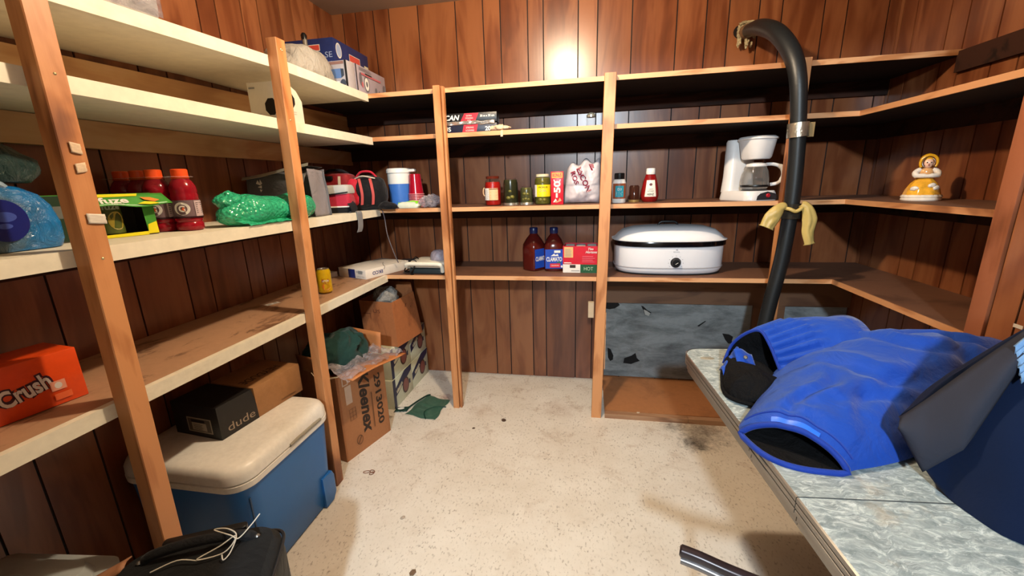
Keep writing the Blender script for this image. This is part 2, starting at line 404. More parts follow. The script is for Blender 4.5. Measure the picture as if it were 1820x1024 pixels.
# partition closing the shelf nook on the right, panelled like the walls, with a corner post
o = panel_wall('trim_1', 'Y', [1.295, 1.10, 1.0, .85, .62, .47, .37, .2, .1, ], 0.0, 1.372, 0, ZC, XR, -1)
o['label'] = 'panelled partition face beside the shelf nook'
o = MB().span((XR + 0.026, 0.0, 0), (XRW, 1.43, ZC)).build('trim_2', M_panel, smooth=False); struct(o, 'core of the partition beside the shelf nook')
o = MB().box((XR + 0.010, 1.401, ZC / 2), (0.036, 0.056, ZC - 0.002), bev=0.002).build('trim_3', wood('nook_post', '#3a1b0d', '#7b4426', '#96593a', 'Z', 1.2, 0.45)); struct(o, 'stained wood corner strip at the end of the partition')

# floor: cream speckled vinyl with trodden dirt and a sooty stain
m, nt, b = _new('vinyl_floor'); v = objvec(nt)
fl = noisetex(nt, 110, 3, 0.6, objvec(nt, (1, 0.55, 1))); fr = ramp(nt, fl.outputs[0], [(0.56, (0, 0, 0)), (0.64, (1, 1, 1))])
msk = noisetex(nt, 14, 4, 0.7, v); mr = ramp(nt, msk.outputs[0], [(0.40, (0.15,) * 3), (0.62, (1,) * 3)])
base = noisetex(nt, 3.0, 6, 0.65, v); br = ramp(nt, base.outputs[0], [(0.3, hexc('#cfc5b6')), (0.65, hexc('#ded7cb'))])
c = br.outputs[0]
dn = noisetex(nt, 7, 8, 0.75, v, 0.5); dr = ramp(nt, dn.outputs[0], [(0.54, (0, 0, 0)), (0.72, (0.75,) * 3)])
sx = N(nt, 'ShaderNodeSeparateXYZ'); nt.links.new(v, sx.inputs[0])
yr = N(nt, 'ShaderNodeMapRange'); yr.inputs[1].default_value = 1.3; yr.inputs[2].default_value = 2.3; yr.inputs[3].default_value = 0.25; yr.inputs[4].default_value = 1.0
nt.links.new(sx.outputs[1], yr.inputs[0])
mm = N(nt, 'ShaderNodeMath', operation='MULTIPLY'); nt.links.new(dr.outputs[0], mm.inputs[0]); nt.links.new(yr.outputs[0], mm.inputs[1])
c = mixc(nt, mm.outputs[0], c, hexc('#9c7a5e'))
fm = N(nt, 'ShaderNodeMath', operation='MULTIPLY'); nt.links.new(fr.outputs[0], fm.inputs[0]); nt.links.new(mr.outputs[0], fm.inputs[1])
fm2 = N(nt, 'ShaderNodeMath', operation='MULTIPLY'); fm2.inputs[1].default_value = 0.6; nt.links.new(fm.outputs[0], fm2.inputs[0])
c = mixc(nt, fm2.outputs[0], c, hexc('#6d5d4c'))
def smudge(c, x, y, r, col, amt, sc=28, sx_=1.0):
    sub = N(nt, 'ShaderNodeVectorMath', operation='SUBTRACT'); sub.inputs[1].default_value = (x, y, 0); nt.links.new(v, sub.inputs[0])
    scv = N(nt, 'ShaderNodeVectorMath', operation='MULTIPLY'); scv.inputs[1].default_value = (sx_, 1, 1); nt.links.new(sub.outputs[0], scv.inputs[0])
    ln = N(nt, 'ShaderNodeVectorMath', operation='LENGTH'); nt.links.new(scv.outputs[0], ln.inputs[0])
    nn = noisetex(nt, sc, 6, 0.75, v, 0.6)
    ad = N(nt, 'ShaderNodeMath', operation='MULTIPLY_ADD'); ad.inputs[1].default_value = r * 2.6; nt.links.new(nn.outputs[0], ad.inputs[0]); nt.links.new(ln.outputs['Value'], ad.inputs[2])
    mrg = N(nt, 'ShaderNodeMapRange'); mrg.inputs[1].default_value = r * 1.25; mrg.inputs[2].default_value = r * 2.3; mrg.inputs[3].default_value = amt; mrg.inputs[4].default_value = 0
    nt.links.new(ad.outputs[0], mrg.inputs[0]); return mixc(nt, mrg.outputs[0], c, hexc(col))
c = smudge(c, 0.555, 1.95, 0.085, '#1d1a18', 0.95, 30); c = smudge(c, 0.62, 2.06, 0.16, '#4b3c30', 0.75, 34)
c = smudge(c, 0.47, 2.10, 0.075, '#3d332b', 0.6, 34); c = smudge(c, -0.86, 2.24, 0.06, '#6a1f17', 0.7, 40); c = smudge(c, -0.60, 2.12, 0.09, '#a98a70', 0.45, 20)
c = smudge(c, -0.15, 2.2, 0.12, '#a07d64', 0.4, 18)
nt.links.new(c, b.inputs['Base Color']); b.inputs['Roughness'].default_value = 0.42
bump(nt, b, fl.outputs[0], 0.12, 0.001); M_floor = m
o = MB().span((-1.83, -2.63, -0.03), (1.83, YB + 0.03, 0)).build('floor', M_floor, smooth=False); struct(o)
o = MB().span((XW - 0.03, -0.10, ZC), (XRW + 0.03, YB + 0.03, ZC + 0.03)).build('ceiling', plain('ceiling_paint', '#b3a28d', 0.85, var=0.03, nscale=4), smooth=False); struct(o)

# ------------------------------------------------------------------ painted shelving on the left
ts = thing('painted_shelving', 'long white-painted shelving of four tiers with two bare pine posts along the left wall', 'shelving', (-1.35, 1.0, 0))
TB = Vector((-1.35, 1.0, 0))
def L(p): return tuple(Vector(p) - TB)
for nm, z in (('A', SA), ('B', SB), ('C', SC), ('D', SD)):
    mb = MB(); sag = (lambda q: q)
    ys = [0.02, 0.3, 0.8, 1.5, 2.163]
    for i in range(4): mb.span((XW + 0.002, ys[i], z - 0.030), (XL - 0.020, ys[i + 1], z - 0.001), 0)
    tr = MB()
    for i in range(4): tr.span((XL - 0.0195, ys[i], z - 0.038), (XL, ys[i + 1], z), 0, 0.0)
    if nm == 'A':
        f = lambda q: Vector((q.x, q.y, q.z - 0.045 * max(0, 1.5 - q.y))); mb.warp(f); tr.warp(f)
    mb.warp(lambda q: q - TB).build('shelf_board', M_hard if nm == 'D' else M_white, ts, smooth=False)
    tr.warp(lambda q: q - TB).build('front_edge', M_white, ts, smooth=False)
    dz = -0.055 if nm == 'A' else 0
    if nm in 'AB':
        MB().span((XW + 0.0005, 0.02, z - 0.115), (XW + 0.03, 2.60, z - 0.032 - (0.0 if nm != 'A' else 0.0))).warp(lambda q: q - TB - Vector((0, 0, 0.045 * max(0, 1.5 - q.y) if nm == 'A' else 0))).build('ledger', M_pine, ts, smooth=False)
    else:
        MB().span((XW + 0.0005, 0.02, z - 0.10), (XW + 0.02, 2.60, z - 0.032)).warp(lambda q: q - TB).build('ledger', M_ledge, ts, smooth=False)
def left_post(yb, yt, wd, top, xb, xt, patch=None):
    mb = MB(); n = 8
    rings = []
    for i in range(n + 1):
        t = i / n; x = xb + (xt - xb) * t; y = yb + (yt - yb) * t; z = top * t
        rings.append([Vector((x - 0.040, y - wd / 2, z)), Vector((x - 0.002, y - wd / 2, z)), Vector((x, y - wd / 2 + 0.002, z)), Vector((x, y + wd / 2 - 0.002, z)), Vector((x - 0.002, y + wd / 2, z)), Vector((x - 0.040, y + wd / 2, z))])
    mb.loft(rings).warp(lambda q: q - TB)
    return mb.build('post', M_oak, ts, smooth=False)
left_post(0.728, 0.762, 0.048, 1.86, -1.097, -1.097)
left_post(1.432, 1.482, 0.048, 1.835, -1.094, -1.097)
# scraps of tape, nails on the near post
M_tape = plain('masking_tape', '#c9b093', 0.6, bmp=0.4); M_tapew = plain('white_tape', '#cfc6b8', 0.5, bmp=0.3); M_nail = plain('nail', '#c9b48a', 0.35, 0.7)
for (y, z, w_, h_, mt, nm) in ((0.757, 1.408, 0.020, 0.022, M_tape, 'tape_scrap'), (0.757, 1.367, 0.020, 0.020, M_tape, 'tape_scrap'), (0.760, 1.256, 0.036, 0.022, M_tapew, 'tape_scrap')):
    g = MB().grid(lambda u, v_: Vector((-1.0955 + 0.002 * abs(math.sin(7 * v_ + 3 * u)), y + (u - 0.5) * w_, z + (v_ - 0.5) * h_ + 0.004 * (u - .5) * (1 if h_ < .021 else -1))), 6, 6).warp(lambda q: q - TB)
    g.build(nm, mt, ts, solid=0.001)
for (y, z) in ((0.7585, 1.556), (0.752, 1.166), (1.478, 1.80), (1.484, 1.797), (1.472, 1.56), (1.468, 0.79)):
    MB().lathe([(0.0, 0.0015), (0.0022, 0.001), (0.0032, 0.0)], seg=10, M=Matrix.Rotation(PI / 2, 4, 'Y')).warp(lambda q: q + Vector((-1.0965, y, z)) - TB).build('nail', M_nail, ts)
# price sticker left on the fourth tier
g = Print().rect(-0.03, -0.014, 0.03, 0.014, 0).rect(-0.022, -0.008, -0.004, 0.008, 1).rect(0.004, -0.008, 0.022, 0.008, 1)
g.build('sticker', [plain('sticker_white', '#dcd8cf', 0.35), plain('sticker_grey', '#8d8880', 0.4)], ts, loc=L((-1.395, 1.56, SD)), rot=(0, 0, 1.25))

# ------------------------------------------------------------------ stained shelving across the back and round the right corner
tb = thing('corner_shelving', 'brown stained wooden shelving of four tiers across the back wall and right corner', 'shelving', (0, 2.4, 0))
TB2 = Vector((0, 2.4, 0))
def sh(q): return q - TB2
TK = 0.020
for nm, z in (('A', SA), ('B', SB), ('C', SC), ('D', SD)):
    mb = MB(); mb.span((XW + 0.032, YF + 0.002, z - TK), (XRW - 0.001, YB - 0.001, z))
    e = MB(); e.span((XW + 0.032, YF - 0.006, z - TK - 0.001), (XR if nm != 'A' else XRW - 0.001, YF + 0.0015, z + 0.0005), 0)
    if nm != 'A':
        mb.span((XR + 0.008, 1.432, z - TK), (XRW - 0.001, YF + 0.001, z))
        e2 = MB().span((XR, 1.432, z - TK - 0.001), (XR + 0.0075, YF + 0.0015, z + 0.0005), 0)
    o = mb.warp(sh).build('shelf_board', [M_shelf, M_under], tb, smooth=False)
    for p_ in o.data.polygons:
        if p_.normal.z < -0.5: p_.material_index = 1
    e.warp(sh).build('front_edge', M_oakX, tb, smooth=False)
    if nm != 'A': e2.warp(sh).build('front_edge', M_oakY, tb, smooth=False)
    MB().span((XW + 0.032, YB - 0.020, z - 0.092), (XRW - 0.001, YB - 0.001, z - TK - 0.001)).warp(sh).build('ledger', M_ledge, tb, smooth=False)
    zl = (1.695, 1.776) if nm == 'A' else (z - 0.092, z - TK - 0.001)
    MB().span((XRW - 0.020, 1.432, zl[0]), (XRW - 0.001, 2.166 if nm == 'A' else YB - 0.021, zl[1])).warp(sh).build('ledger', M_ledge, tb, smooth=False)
def back_post(xb, xt, wd, top, d0=2.125, d1=2.1605):
    mb = MB(); rings = []; n = 8
    for i in range(n + 1):
        t = i / n; x = xb + (xt - xb) * t; z = top * t
        rings.append([Vector((x - wd / 2, d0 + .002, z)), Vector((x - wd / 2 + .002, d0, z)), Vector((x + wd / 2 - .002, d0, z)), Vector((x + wd / 2, d0 + .002, z)), Vector((x + wd / 2, d1, z)), Vector((x - wd / 2, d1, z))])
    return mb.loft(rings).warp(sh).build('post', M_oak, tb, smooth=False)
back_post(-0.761, -0.751, 0.036, 1.790)
back_post(-0.733, -0.722, 0.013, 1.786, 2.133)
back_post(0.067, 0.097, 0.054, 1.788)
back_post(0.905, 0.909, 0.048, 1.788)
MB().box((0.028, 2.185, 0.625), (0.03, 0.03, 0.085)).warp(sh).build('spacer_block', plain('cream_block', '#b8a58a', 0.6), tb, smooth=False)
MB().span((0.104, 2.130, 0.30), (0.1075, 2.150, 0.625)).warp(sh).build('splinter_strip', M_oakX, tb, smooth=False)

# ------------------------------------------------------------------ patched access panel low on the back wall
ta = thing('access_panel', 'scuffed grey panel with torn holes in a dark wood frame, low on the back wall', 'panel', (0.8, 2.6, 0))
TA = Vector((0.8, 2.6, 0))
M_grey = stained('grey_sheet', '#858c8e', '#42474a', 5, 0.9, (0.6, 1, 1.8), 0.6, 0.25, 35, 0.42, 0.66)
MB().span((0.125, YB - 0.009, 0.035), (0.995, YB - 0.0012, 0.55)).warp(lambda q: q - TA).build('grey_sheet', M_grey, ta, smooth=False)
MB().span((1.168, YB - 0.009, 0.035), (XRW - 0.003, YB - 0.0012, 0.55)).warp(lambda q: q - TA).build('grey_sheet', M_grey, ta, smooth=False)
M_frame = wood('frame_wood', '#2b180e', '#523523', '#6a4a33', 'X', 1.2, 0.6)
MB().span((0.125, YB - 0.03, 0.551), (XRW - 0.003, YB - 0.0012, 0.662)).warp(lambda q: q - TA).build('frame_rail', M_frame, ta, smooth=False)
MB().span((0.125, YB - 0.045, 0.663), (XRW - 0.003, YB - 0.0012, 0.700)).warp(lambda q: q - TA).build('frame_rail', M_frame, ta, smooth=False)
MB().span((0.996, YB - 0.028, 0.035), (1.167, YB - 0.0012, 0.55)).warp(lambda q: q - TA).build('frame_stile', M_frame, ta, smooth=False)
M_hole = plain('torn_hole', '#0b0b0c', 0.9); M_torn = plain('torn_edge', '#9a9a95', 0.8, bmp=0.6)
def tear(pts, mt, z=0.0006):
    MB().poly([(x - TA.x, YB - 0.0094 - z - TA.y, zz) for x, zz in pts], 0).build('tear', mt, ta, smooth=False)
tear([(0.125, .555), (0.20, .55), (0.215, .53), (0.185, .508), (0.15, .50), (0.125, .505)], M_hole)
tear([(0.345, .53), (0.36, .525), (0.385, .50), (0.41, .485), (0.40, .468), (0.37, .468), (0.36, .50)], M_hole)
tear([(0.362, .505), (0.38, .497), (0.405, .48), (0.395, .462), (0.372, .470)], M_torn, 0.0012)
tear([(0.145, .235), (0.165, .225), (0.185, .18), (0.182, .15), (0.165, .14), (0.15, .165)], M_hole)
tear([(0.255, .165), (0.30, .185), (0.325, .205), (0.335, .17), (0.355, .15), (0.33, .14), (0.30, .125), (0.25, .13)], M_hole)
tear([(0.84, .36), (0.88, .355), (0.905, .34), (0.90, .31), (0.93, .29), (0.88, .295), (0.86, .32)], M_hole)
tear([(0.69, .405), (0.735, .44), (0.738, .435), (0.70, .40)], M_hole)
# hardboard kick platform below it
tk = thing('kick_platform', 'low brown hardboard platform on thin battens below the grey panel', 'platform', (0.63, 2.35, 0))
MB().span((0.115 - .63, 2.165 - 2.35, 0.022), (1.50 - .63, 2.598 - 2.35, 0.030)).build('board', stained('brown_hardboard', '#aa7145', '#8a5733', 4, 0.6, (1, 1, 1), 0.55, 0.05, 40), tk, smooth=False)
for a, b_ in ((0.115, 0.56), (0.562, 1.50)):
    MB().span((a - .63, 2.128 - 2.35, 0.0), (b_ - .63, 2.163 - 2.35, 0.027)).build('batten', wood('batten', '#5c3a26', '#8d6548', '#a37c5c', 'X', 1.5, 0.6), tk, smooth=False)
MB().span((0.115 - .63, 2.45 - 2.35, 0.0), (1.50 - .63, 2.49 - 2.35, 0.0215)).build('batten', M_frame, tk, smooth=False)

# ceiling bulb fixture (the lamp that lights the room)
tl = thing('ceiling_lamp', 'round porcelain lamp holder on the ceiling', 'lamp', (-0.17, 1.35, ZC))
MB().lathe([(0.0, -0.0), (0.055, -0.0), (0.055, -0.012), (0.03, -0.03), (0.022, -0.055), (0.0, -0.055)], seg=28).build('lamp_holder', plain('porcelain', '#e8e4da', 0.25), tl)

# ================================================================== things on the shelves
K = lambda n, c, r=0.45, metal=0.0, **k: plain(n, c, r, metal, **k)
M_black = K('black_plastic', '#0d0d0f', 0.35); M_whitep = K('white_plastic', '#e2e0dc', 0.3, var=0.02); M_card = stained('cardboard', '#a8713f', '#8f5b30', 5, 0.4, (1, 1, 0.4), 0.75, 0.12, 70)
M_ink = K('black_ink', '#15110e', 0.6); M_paper = K('white_paper', '#dedbd3', 0.55, var=0.03); M_greyp = K('grey_print', '#8b8a88', 0.5)

# --- foil carton (aluminium foil with its strip of foil showing)
t = thing('foil_carton', 'opened navy and black carton of aluminium foil with red flashes on the second tier', 'box', (-0.630, 2.205, SB), 0.04)
nv = K('navy_card', '#10142c', 0.4); bk = K('black_card', '#0c0b0e', 0.4); rd = K('red_flash', '#c51f30', 0.4)
MB().span((-.165, 0, 0), (.165, .075, .046), 0, .0015).build('carton_base', nv, t)
MB().span((-.165, .004, .052), (.165, .079, .100), 0, .0015).build('carton_lid', bk, t)
MB().grid(lambda u, v: Vector((-.155 + .31 * u, -.002 - .006 * nz((u * 9, v * 2, 1)) , .042 + .018 * v + .006 * nz((u * 7, 3, 0)))), 40, 4).build('foil_strip', K('foil', '#d9d3cc', 0.22, 0.85, bmp=0.6, bscale=60), t, solid=.0006)
p = Print(); p.pg([(-.02, .003), (.055, .003), (.065, .042), (-.01, .042)], 1).text('PLUS', -.115, .023, .07, .022, 0, bold=.02).text('200', .125, .020, .045, .022, 0, bold=.03)
p.text('STRONG', .022, .028, .04, .008, 0).text('& DURABLE', .022, .014, .045, .008, 0)
p.build('printing', [M_paper, rd], t, loc=(0, -.0004, 0), rot=face('front', 0), smooth=False)
p = Print(); p.pg([(-.03, .056), (.05, .056), (.07, .098), (-.005, .098)], 1).text('ALCAN', -.095, .079, .12, .026, 0, bold=.03, shear=.3).text('30 m x 30 cm', .115, .083, .075, .011, 0, bold=.03)
p.text('EXTRA', .02, .086, .03, .007, 0).text('STRONG', .02, .074, .04, .007, 0).text('FOIL', .02, .063, .02, .006, 0)
p.build('printing', [M_paper, rd], t, loc=(0, .0036, 0), rot=face('front', 0), smooth=False)
# crumpled scrap beside it
t = blob(MB(), (0, 0, .016), (.045, .035, .02), 3, .22, 30, 32, 18, flatb=0.0, ridge=.3).build('crumpled_wrapper', K('beige_tissue', '#cdb095', 0.6, bmp=0.5), loc=(-.452, 2.208, SB)); tag(t, 'crumpled beige wrapper hanging over the shelf edge beside the foil carton', 'wrapper')
MB().ribbon([(.02, -.03, .004), (.022, -.052, -.003), (.022, -.055, -.03)], (1, 0, 0), .012).build('tail', MATS['beige_tissue'], t)
# --- glass shaker
t = thing('glass_shaker', 'small clear glass shaker with a metal cap alone on the second tier', 'shaker', (.012, 2.225, SB))
G = clearglass('clear_glass')
MB().lathe([(0, .001), (.021, .001), (.023, .006), (.022, .03), (.024, .042), (.021, .050)], seg=28).build('glass_body', G, t)
MB().lathe([(.0225, .046), (.0225, .056), (.016, .064), (.006, .068), (0, .069)], seg=28).build('cap', K('steel_cap', '#b9c3c0', 0.25, 0.8), t)

# --- jars on the third tier
def jar(label, x, y, r, h, content, lidm=None, lidz=None, group=None, upside=False, name='glass_jar', lumps=None, fill=.85, seed=1):
    t = thing(name, label, 'jar', (x, y, SC))
    MB().lathe([(0, .001), (r * .93, .001), (r, .008), (r, h * .72), (r * .92, h * .84), (r * .74, h * .9), (r * .74, h * .97)], seg=32).build('glass_body', G, t)
    MB().lathe([(0, .004), (r * .9, .004), (r * .94, .01), (r * .94, h * .7 * fill / .85), (r * .86, h * .8 * fill / .85), (0, h * .8 * fill / .85)], seg=28).build('contents', content, t)
    if upside: MB().lathe([(0, -.0), (r * 1.02, 0), (r * 1.02, .012), (r, .013)], seg=32).build('lid', lidm, t)
    else: MB().lathe([(r * .8, h * .92), (r * .82, h), (r * .7, h * 1.01), (0, h * 1.01)], seg=32).build('lid', lidm, t)
    if lumps:
        for i, (a, z, q) in enumerate(lumps):
            blob(MB(), (0, 0, 0), (q, q, q * .85), seed + i, .1, 20, 16, 10).build('pickle', MATS['olive_flesh'], t, loc=((r * .70) * math.cos(a), (r * .70) * math.sin(a), z))
    return t
K('olive_flesh', '#6f6a2c', 0.35); brine = K('dark_brine', '#2a2c19', 0.2); brine2 = K('green_brine', '#5c5a22', 0.22); salsa = K('red_sauce', '#a3150c', 0.3, bmp=0.5)
silver = K('tin_lid', '#b8b4a8', 0.3, 0.8); gold = K('gold_lid', '#b39a62', 0.3, 0.7)
t = jar('tall jar of red sauce with a white and peach paper label', -.522, 2.31, .046, .158, salsa, K('dark_glass_top', '#5b2317', 0.15), fill=.86)
Print().rect(-.055, .030, -.018, .095, 0, 8).rect(-.017, .030, .034, .095, 1, 10).rect(-.017, .088, .034, .092, 2, 10).lines(-.05, -.022, [.04, .05, .06, .07, .08], .003, 3).lines(-.01, .03, [.04, .055, .07], .005, 4).bend(.0466, -PI / 2 + .1).build('label', [M_paper, K('peach_label', '#dcb488', 0.5), K('maroon_print', '#5b1a14', 0.5), M_greyp, K('tan_print', '#c98f58', 0.5)], t)
MB().tube([(-.046 - .008 * math.sin(a), -.01, .075 + .022 * math.cos(a)) for a in [i * PI / 8 for i in range(9)]], .003).build('side_print', K('peach_label', '#dcb488'), t)
jar('dark green jar of pickles standing on its lid without a label', -.421, 2.31, .042, .150, brine, silver, upside=True, lumps=[(-1.2, .045, .015), (-1.8, .04, .014), (-1.5, .075, .013)], fill=.97)
jar('short jar of whole olives standing on its silver lid', -.332, 2.31, .036, .104, K('olive_brine', '#4a4a2c', 0.2), silver, upside=True, lumps=[(-1.1, .03, .012), (-1.6, .033, .012), (-2.1, .03, .012), (-1.3, .058, .012), (-1.85, .06, .012), (-1.5, .084, .011)], fill=.95, seed=7)
t = jar('pickle jar with a bright yellow label and white lid', -.243, 2.315, .045, .160, brine2, K('cream_lid', '#d9cfae', 0.35), fill=.95, lumps=[(-1.2, .025, .015), (-1.8, .026, .015), (-1.5, .12, .014)], seed=3)
Print().rect(-.05, .042, -.03, .105, 1, 6).rect(-.03, .042, .055, .105, 0, 16).text('PICKLES', .008, .092, .05, .009, 2, bold=.02).text('Dill', .006, .075, .03, .012, 3).lines(-.015, .03, [.05, .058, .066], .003, 3).bend(.0456).build('label', [K('yellow_label', '#e6d21a', 0.4), M_paper, M_ink, M_greyp], t)
# small clear tumbler half hidden between the jars
t = thing('glass_tumbler', 'low clear glass tumbler half hidden between olive jar and yellow pickle jar', 'glass', (-.288, 2.40, SC))
MB().lathe([(0, .001), (.022, .001), (.026, .05), (.0245, .05), (.021, .006), (0, .006)], seg=24).build('glass_body', G, t)
# red stick box
t = thing('snack_box', 'narrow upright red box with a big white number fifty', 'box', (-.160, 2.275, SC), .03)
MB().box((0, 0, .0855), (.066, .05, .171), bev=.001).build('carton', K('red_carton', '#c4162c', 0.35), t)
p = Print().rect(-.028, .138, .028, .165, 1).text('BONUS', 0, .152, .048, .018, 2, bold=.03).text('50', 0, .092, .062, .036, 0, rot=PI / 2, bold=.04).text('1', -.002, .048, .010, .024, 0, bold=.03)
p.pg([(-.022, .012), (-.008, .032), (.002, .014)], 0).pg([(.0, .01), (.014, .036), (.024, .02)], 3).oval(-.004, .015, .008, .005, 3).pg([(-.02, .13), (-.014, .13), (-.006, .11), (-.012, .108)], 0).pg([(.02, .13), (.014, .13), (.006, .11), (.012, .108)], 0)
p.build('printing', [M_paper, K('gold_print', '#dfa43a', 0.4), rd, K('peach_print', '#dc8f6a', 0.4)], t, loc=(0, -.0252, 0), rot=face('front', 0), smooth=False)
# plastic carrier bag with red lettering, crumpled
BX, BZ = .098, .112
def bagfront(x, z):
    """front surface (y) of the carrier bag at x, z"""
    ex = max(0.0, 1 - abs(x / BX) ** 3.0); ez = max(0.0, 1 - abs((z - BZ) / BZ) ** 4.0)
    return -.070 * (ex * ez) ** .5 + .016 * turb((x, .3, z), 16, 2) * ex + .010 * abs(math.sin(38 * (x + .5 * z))) * ex * ez * (1 if z < .1 else .35)
def bagpt(u, v, s):
    z = 2 * BZ * v; wd = BX * (1 - .18 * max(0, v - .55) / .45 + .03 * math.sin(9 * v)); x = (u - .5) * 2 * wd
    return Vector((x + .012 * v, (bagfront(x * BX / wd, z) if s < 0 else -bagfront(x * BX / wd, z) * .9), z + (.014 * math.sin(14 * u) - .05 * (u < .5) * (.5 - u)) * v ** 4))
t = thing('carrier_bag', 'crumpled white plastic carrier bag with dark red lettering', 'bag', (-.032, 2.36, SC))
mb = MB().grid(lambda u, v: bagpt(u, v, -1), 44, 44).grid(lambda u, v: bagpt(u, v, 1), 44, 44)
mb.build('bag', plain('bag_plastic', '#c9c4ca', 0.35, bmp=0.35, nscale=20, bscale=40, var=.1), t, weld=True, ang=80)
p = Print(); p.text('ESCON', .012, .125, .135, .030, 0, rot=-1.15, bold=.03).text('ROS', -.036, .135, .070, .026, 0, rot=-1.25, bold=.03).pg([(.035, .205), (.06, .205), (.068, .168), (.05, .172)], 0)
p.v = [(x, -(z + .0012), y) for x, y, z in p.v]; p.v = [(x, bagfront(x, z) - .0022, z) for x, y, z in p.v]
p.build('lettering', K('maroon_ink', '#7c1735', 0.4), t, smooth=False)

# supplement bottle
t = thing('supplement_bottle', 'white supplement bottle with teal and orange label and black cap beside the ketchup post', 'bottle', (.165, 2.31, SC))
MB().lathe([(0, 0), (.033, 0), (.036, .005), (.036, .10), (.03, .118), (.022, .123)], seg=32).build('bottle_body', M_whitep, t)
MB().lathe([(.025, .122), (.026, .126), (.026, .150), (.022, .153), (0, .153)], seg=32).build('cap', M_black, t)
Print().rect(-.04, .022, .04, .10, 1, 14).rect(-.022, .030, .022, .088, 2, 8).text('D3', 0, .07, .02, .012, 0).lines(-.016, .016, [.04, .047, .054], .003, 0).bend(.0364).build('label', [M_paper, K('rust_label', '#8e4a2c', 0.4), K('teal_label', '#2a93a6', 0.4)], t)
# small dark jar
t = thing('spice_jar', 'tiny dark glass spice jar with brass base between supplement bottle and ketchup', 'jar', (.247, 2.345, SC))
MB().lathe([(0, .001), (.028, .001), (.029, .012), (.026, .014), (.026, .08), (.02, .088), (0, .09)], seg=28).build('glass_body', K('brown_glass', '#3a1c12', 0.1, trans=0.0, alpha=0.75), t)
MB().lathe([(.0295, 0), (.0300, .001), (.0300, .012), (.029, .0125)], seg=28).build('lid', gold, t)
# ketchup
t = thing('ketchup_bottle', 'squeeze bottle of tomato ketchup with white cap and keystone label', 'bottle', (.325, 2.33, SC))
prof = [(0, 0), (.030, 0), (.040, .008), (.0455, .03), (.043, .065), (.036, .10), (.029, .125), (.0235, .142)]
MB().lathe(prof, seg=36, sx=1, sy=.72).build('bottle_body', K('ketchup_red', '#7c0f12', 0.18, var=.03), t)
MB().lathe([(.022, .141), (.0235, .144), (.0225, .168), (.020, .172), (0, .172)], seg=28, sy=.9).build('cap', M_whitep, t)
def kf(x, z):
    r = .0455
    for i in range(len(prof) - 1):
        if prof[i][1] <= z <= prof[i + 1][1] and prof[i + 1][1] > prof[i][1]:
            f_ = (z - prof[i][1]) / (prof[i + 1][1] - prof[i][1]); r = prof[i][0] + f_ * (prof[i + 1][0] - prof[i][0])
    return -r * .72 * math.sqrt(max(.02, 1 - (x / r) ** 2))
g = MB().grid(lambda u, v: Vector(((u - .5) * (.058 - .018 * v), kf((u - .5) * (.058 - .018 * v), .028 + .084 * v) - .0008, .028 + .084 * v)), 16, 16)
lb = g.build('label', K('cream_paper', '#e4dfd2', 0.45, var=.02), t)
def onk(p, off): p.v = [(x, kf(x, y) - off, y) for x, y, z in p.v]; return p
onk(Print().text('HEINZ', 0, .040, .034, .011, 0, bold=.02), .0016).build('lettering', M_ink, lb, smooth=False)
onk(Print().text('TOMATO', 0, .066, .024, .006, 0).text('KETCHUP', 0, .056, .030, .007, 0, bold=.01), .0016).build('lettering', M_ink, lb, smooth=False)
onk(Print().oval(0, .090, .008, .007, 0, 12), .0016).build('tomato_picture', K('tomato_dark', '#5a1512', 0.4), lb, smooth=False)

# coffee maker
t = thing('coffee_maker', 'white drip coffee maker with glass carafe and red switch', 'coffee maker', (.800, 2.315, SC), .38)
wp = K('appliance_white', '#dddad8', 0.28, var=.02); dg = K('dark_grey_plastic', '#2b2b2f', 0.3)
def rr(cx, cy, w_, d_, r, z, n=6):
    out = []
    for q, (sx_, sy_) in enumerate(((1, 1), (-1, 1), (-1, -1), (1, -1))):
        for k in range(n + 1):
            a = q * PI / 2 + (PI / 2) * k / n; out.append(Vector((cx + sx_ * (w_ / 2 - r) + r * math.cos(a), cy + sy_ * (d_ / 2 - r) + r * math.sin(a), z)))
    return out
MB().loft([rr(0, 0, .178, .235, .045, 0), rr(0, 0, .182, .238, .045, .006), rr(0, .002, .172, .228, .045, .035), rr(0, .004, .165, .22, .045, .046)]).build('base', wp, t)
MB().loft([rr(0, .078, .165, .075, .03, .040), rr(0, .080, .150, .072, .03, .12), rr(0, .082, .145, .070, .03, .285), rr(0, .082, .135, .060, .025, .295)]).build('tower', wp, t)
MB().loft([rr(.012, -.018, .105, .115, .045, .196), rr(.012, -.018, .118, .128, .05, .205), rr(.012, -.016, .145, .155, .06, .285), rr(.012, -.016, .156, .166, .062, .288), rr(.012, -.016, .156, .166, .062, .294), rr(.012, -.012, .14, .15, .06, .302)]).build('filter_basket', wp, t)
car = MB().lathe([(0, .001), (.052, .001), (.060, .010), (.062, .045), (.055, .085), (.044, .108), (.043, .112)], seg=36).build('carafe', clearglass('carafe_glass', '#8b8883', .03, .40), t, loc=(.008, -.030, .052))
MB().lathe([(.0625, .012), (.0632, .014), (.0632, .02), (.0625, .022)], seg=36, cap=False).build('carafe_band', M_black, car)
MB().lathe([(.045, .108), (.047, .112), (.044, .122), (.02, .128), (0, .128)], seg=32).build('carafe_lid', wp, car)
MB().tube(catmull([(.035, -.02, .118), (.068, -.035, .117), (.100, -.052, .100), (.108, -.058, .062), (.092, -.048, .030), (.062, -.030, .022)], 6), [.009] * 10 + [.012] * 12 + [.009] * 9, 12, flat=.8).build('carafe_handle', wp, car)
MB().lathe([(0, 0), (.056, 0), (.058, .003), (.056, .006), (0, .006)], seg=32).build('warming_plate', dg, t, loc=(.008, -.030, .0455))
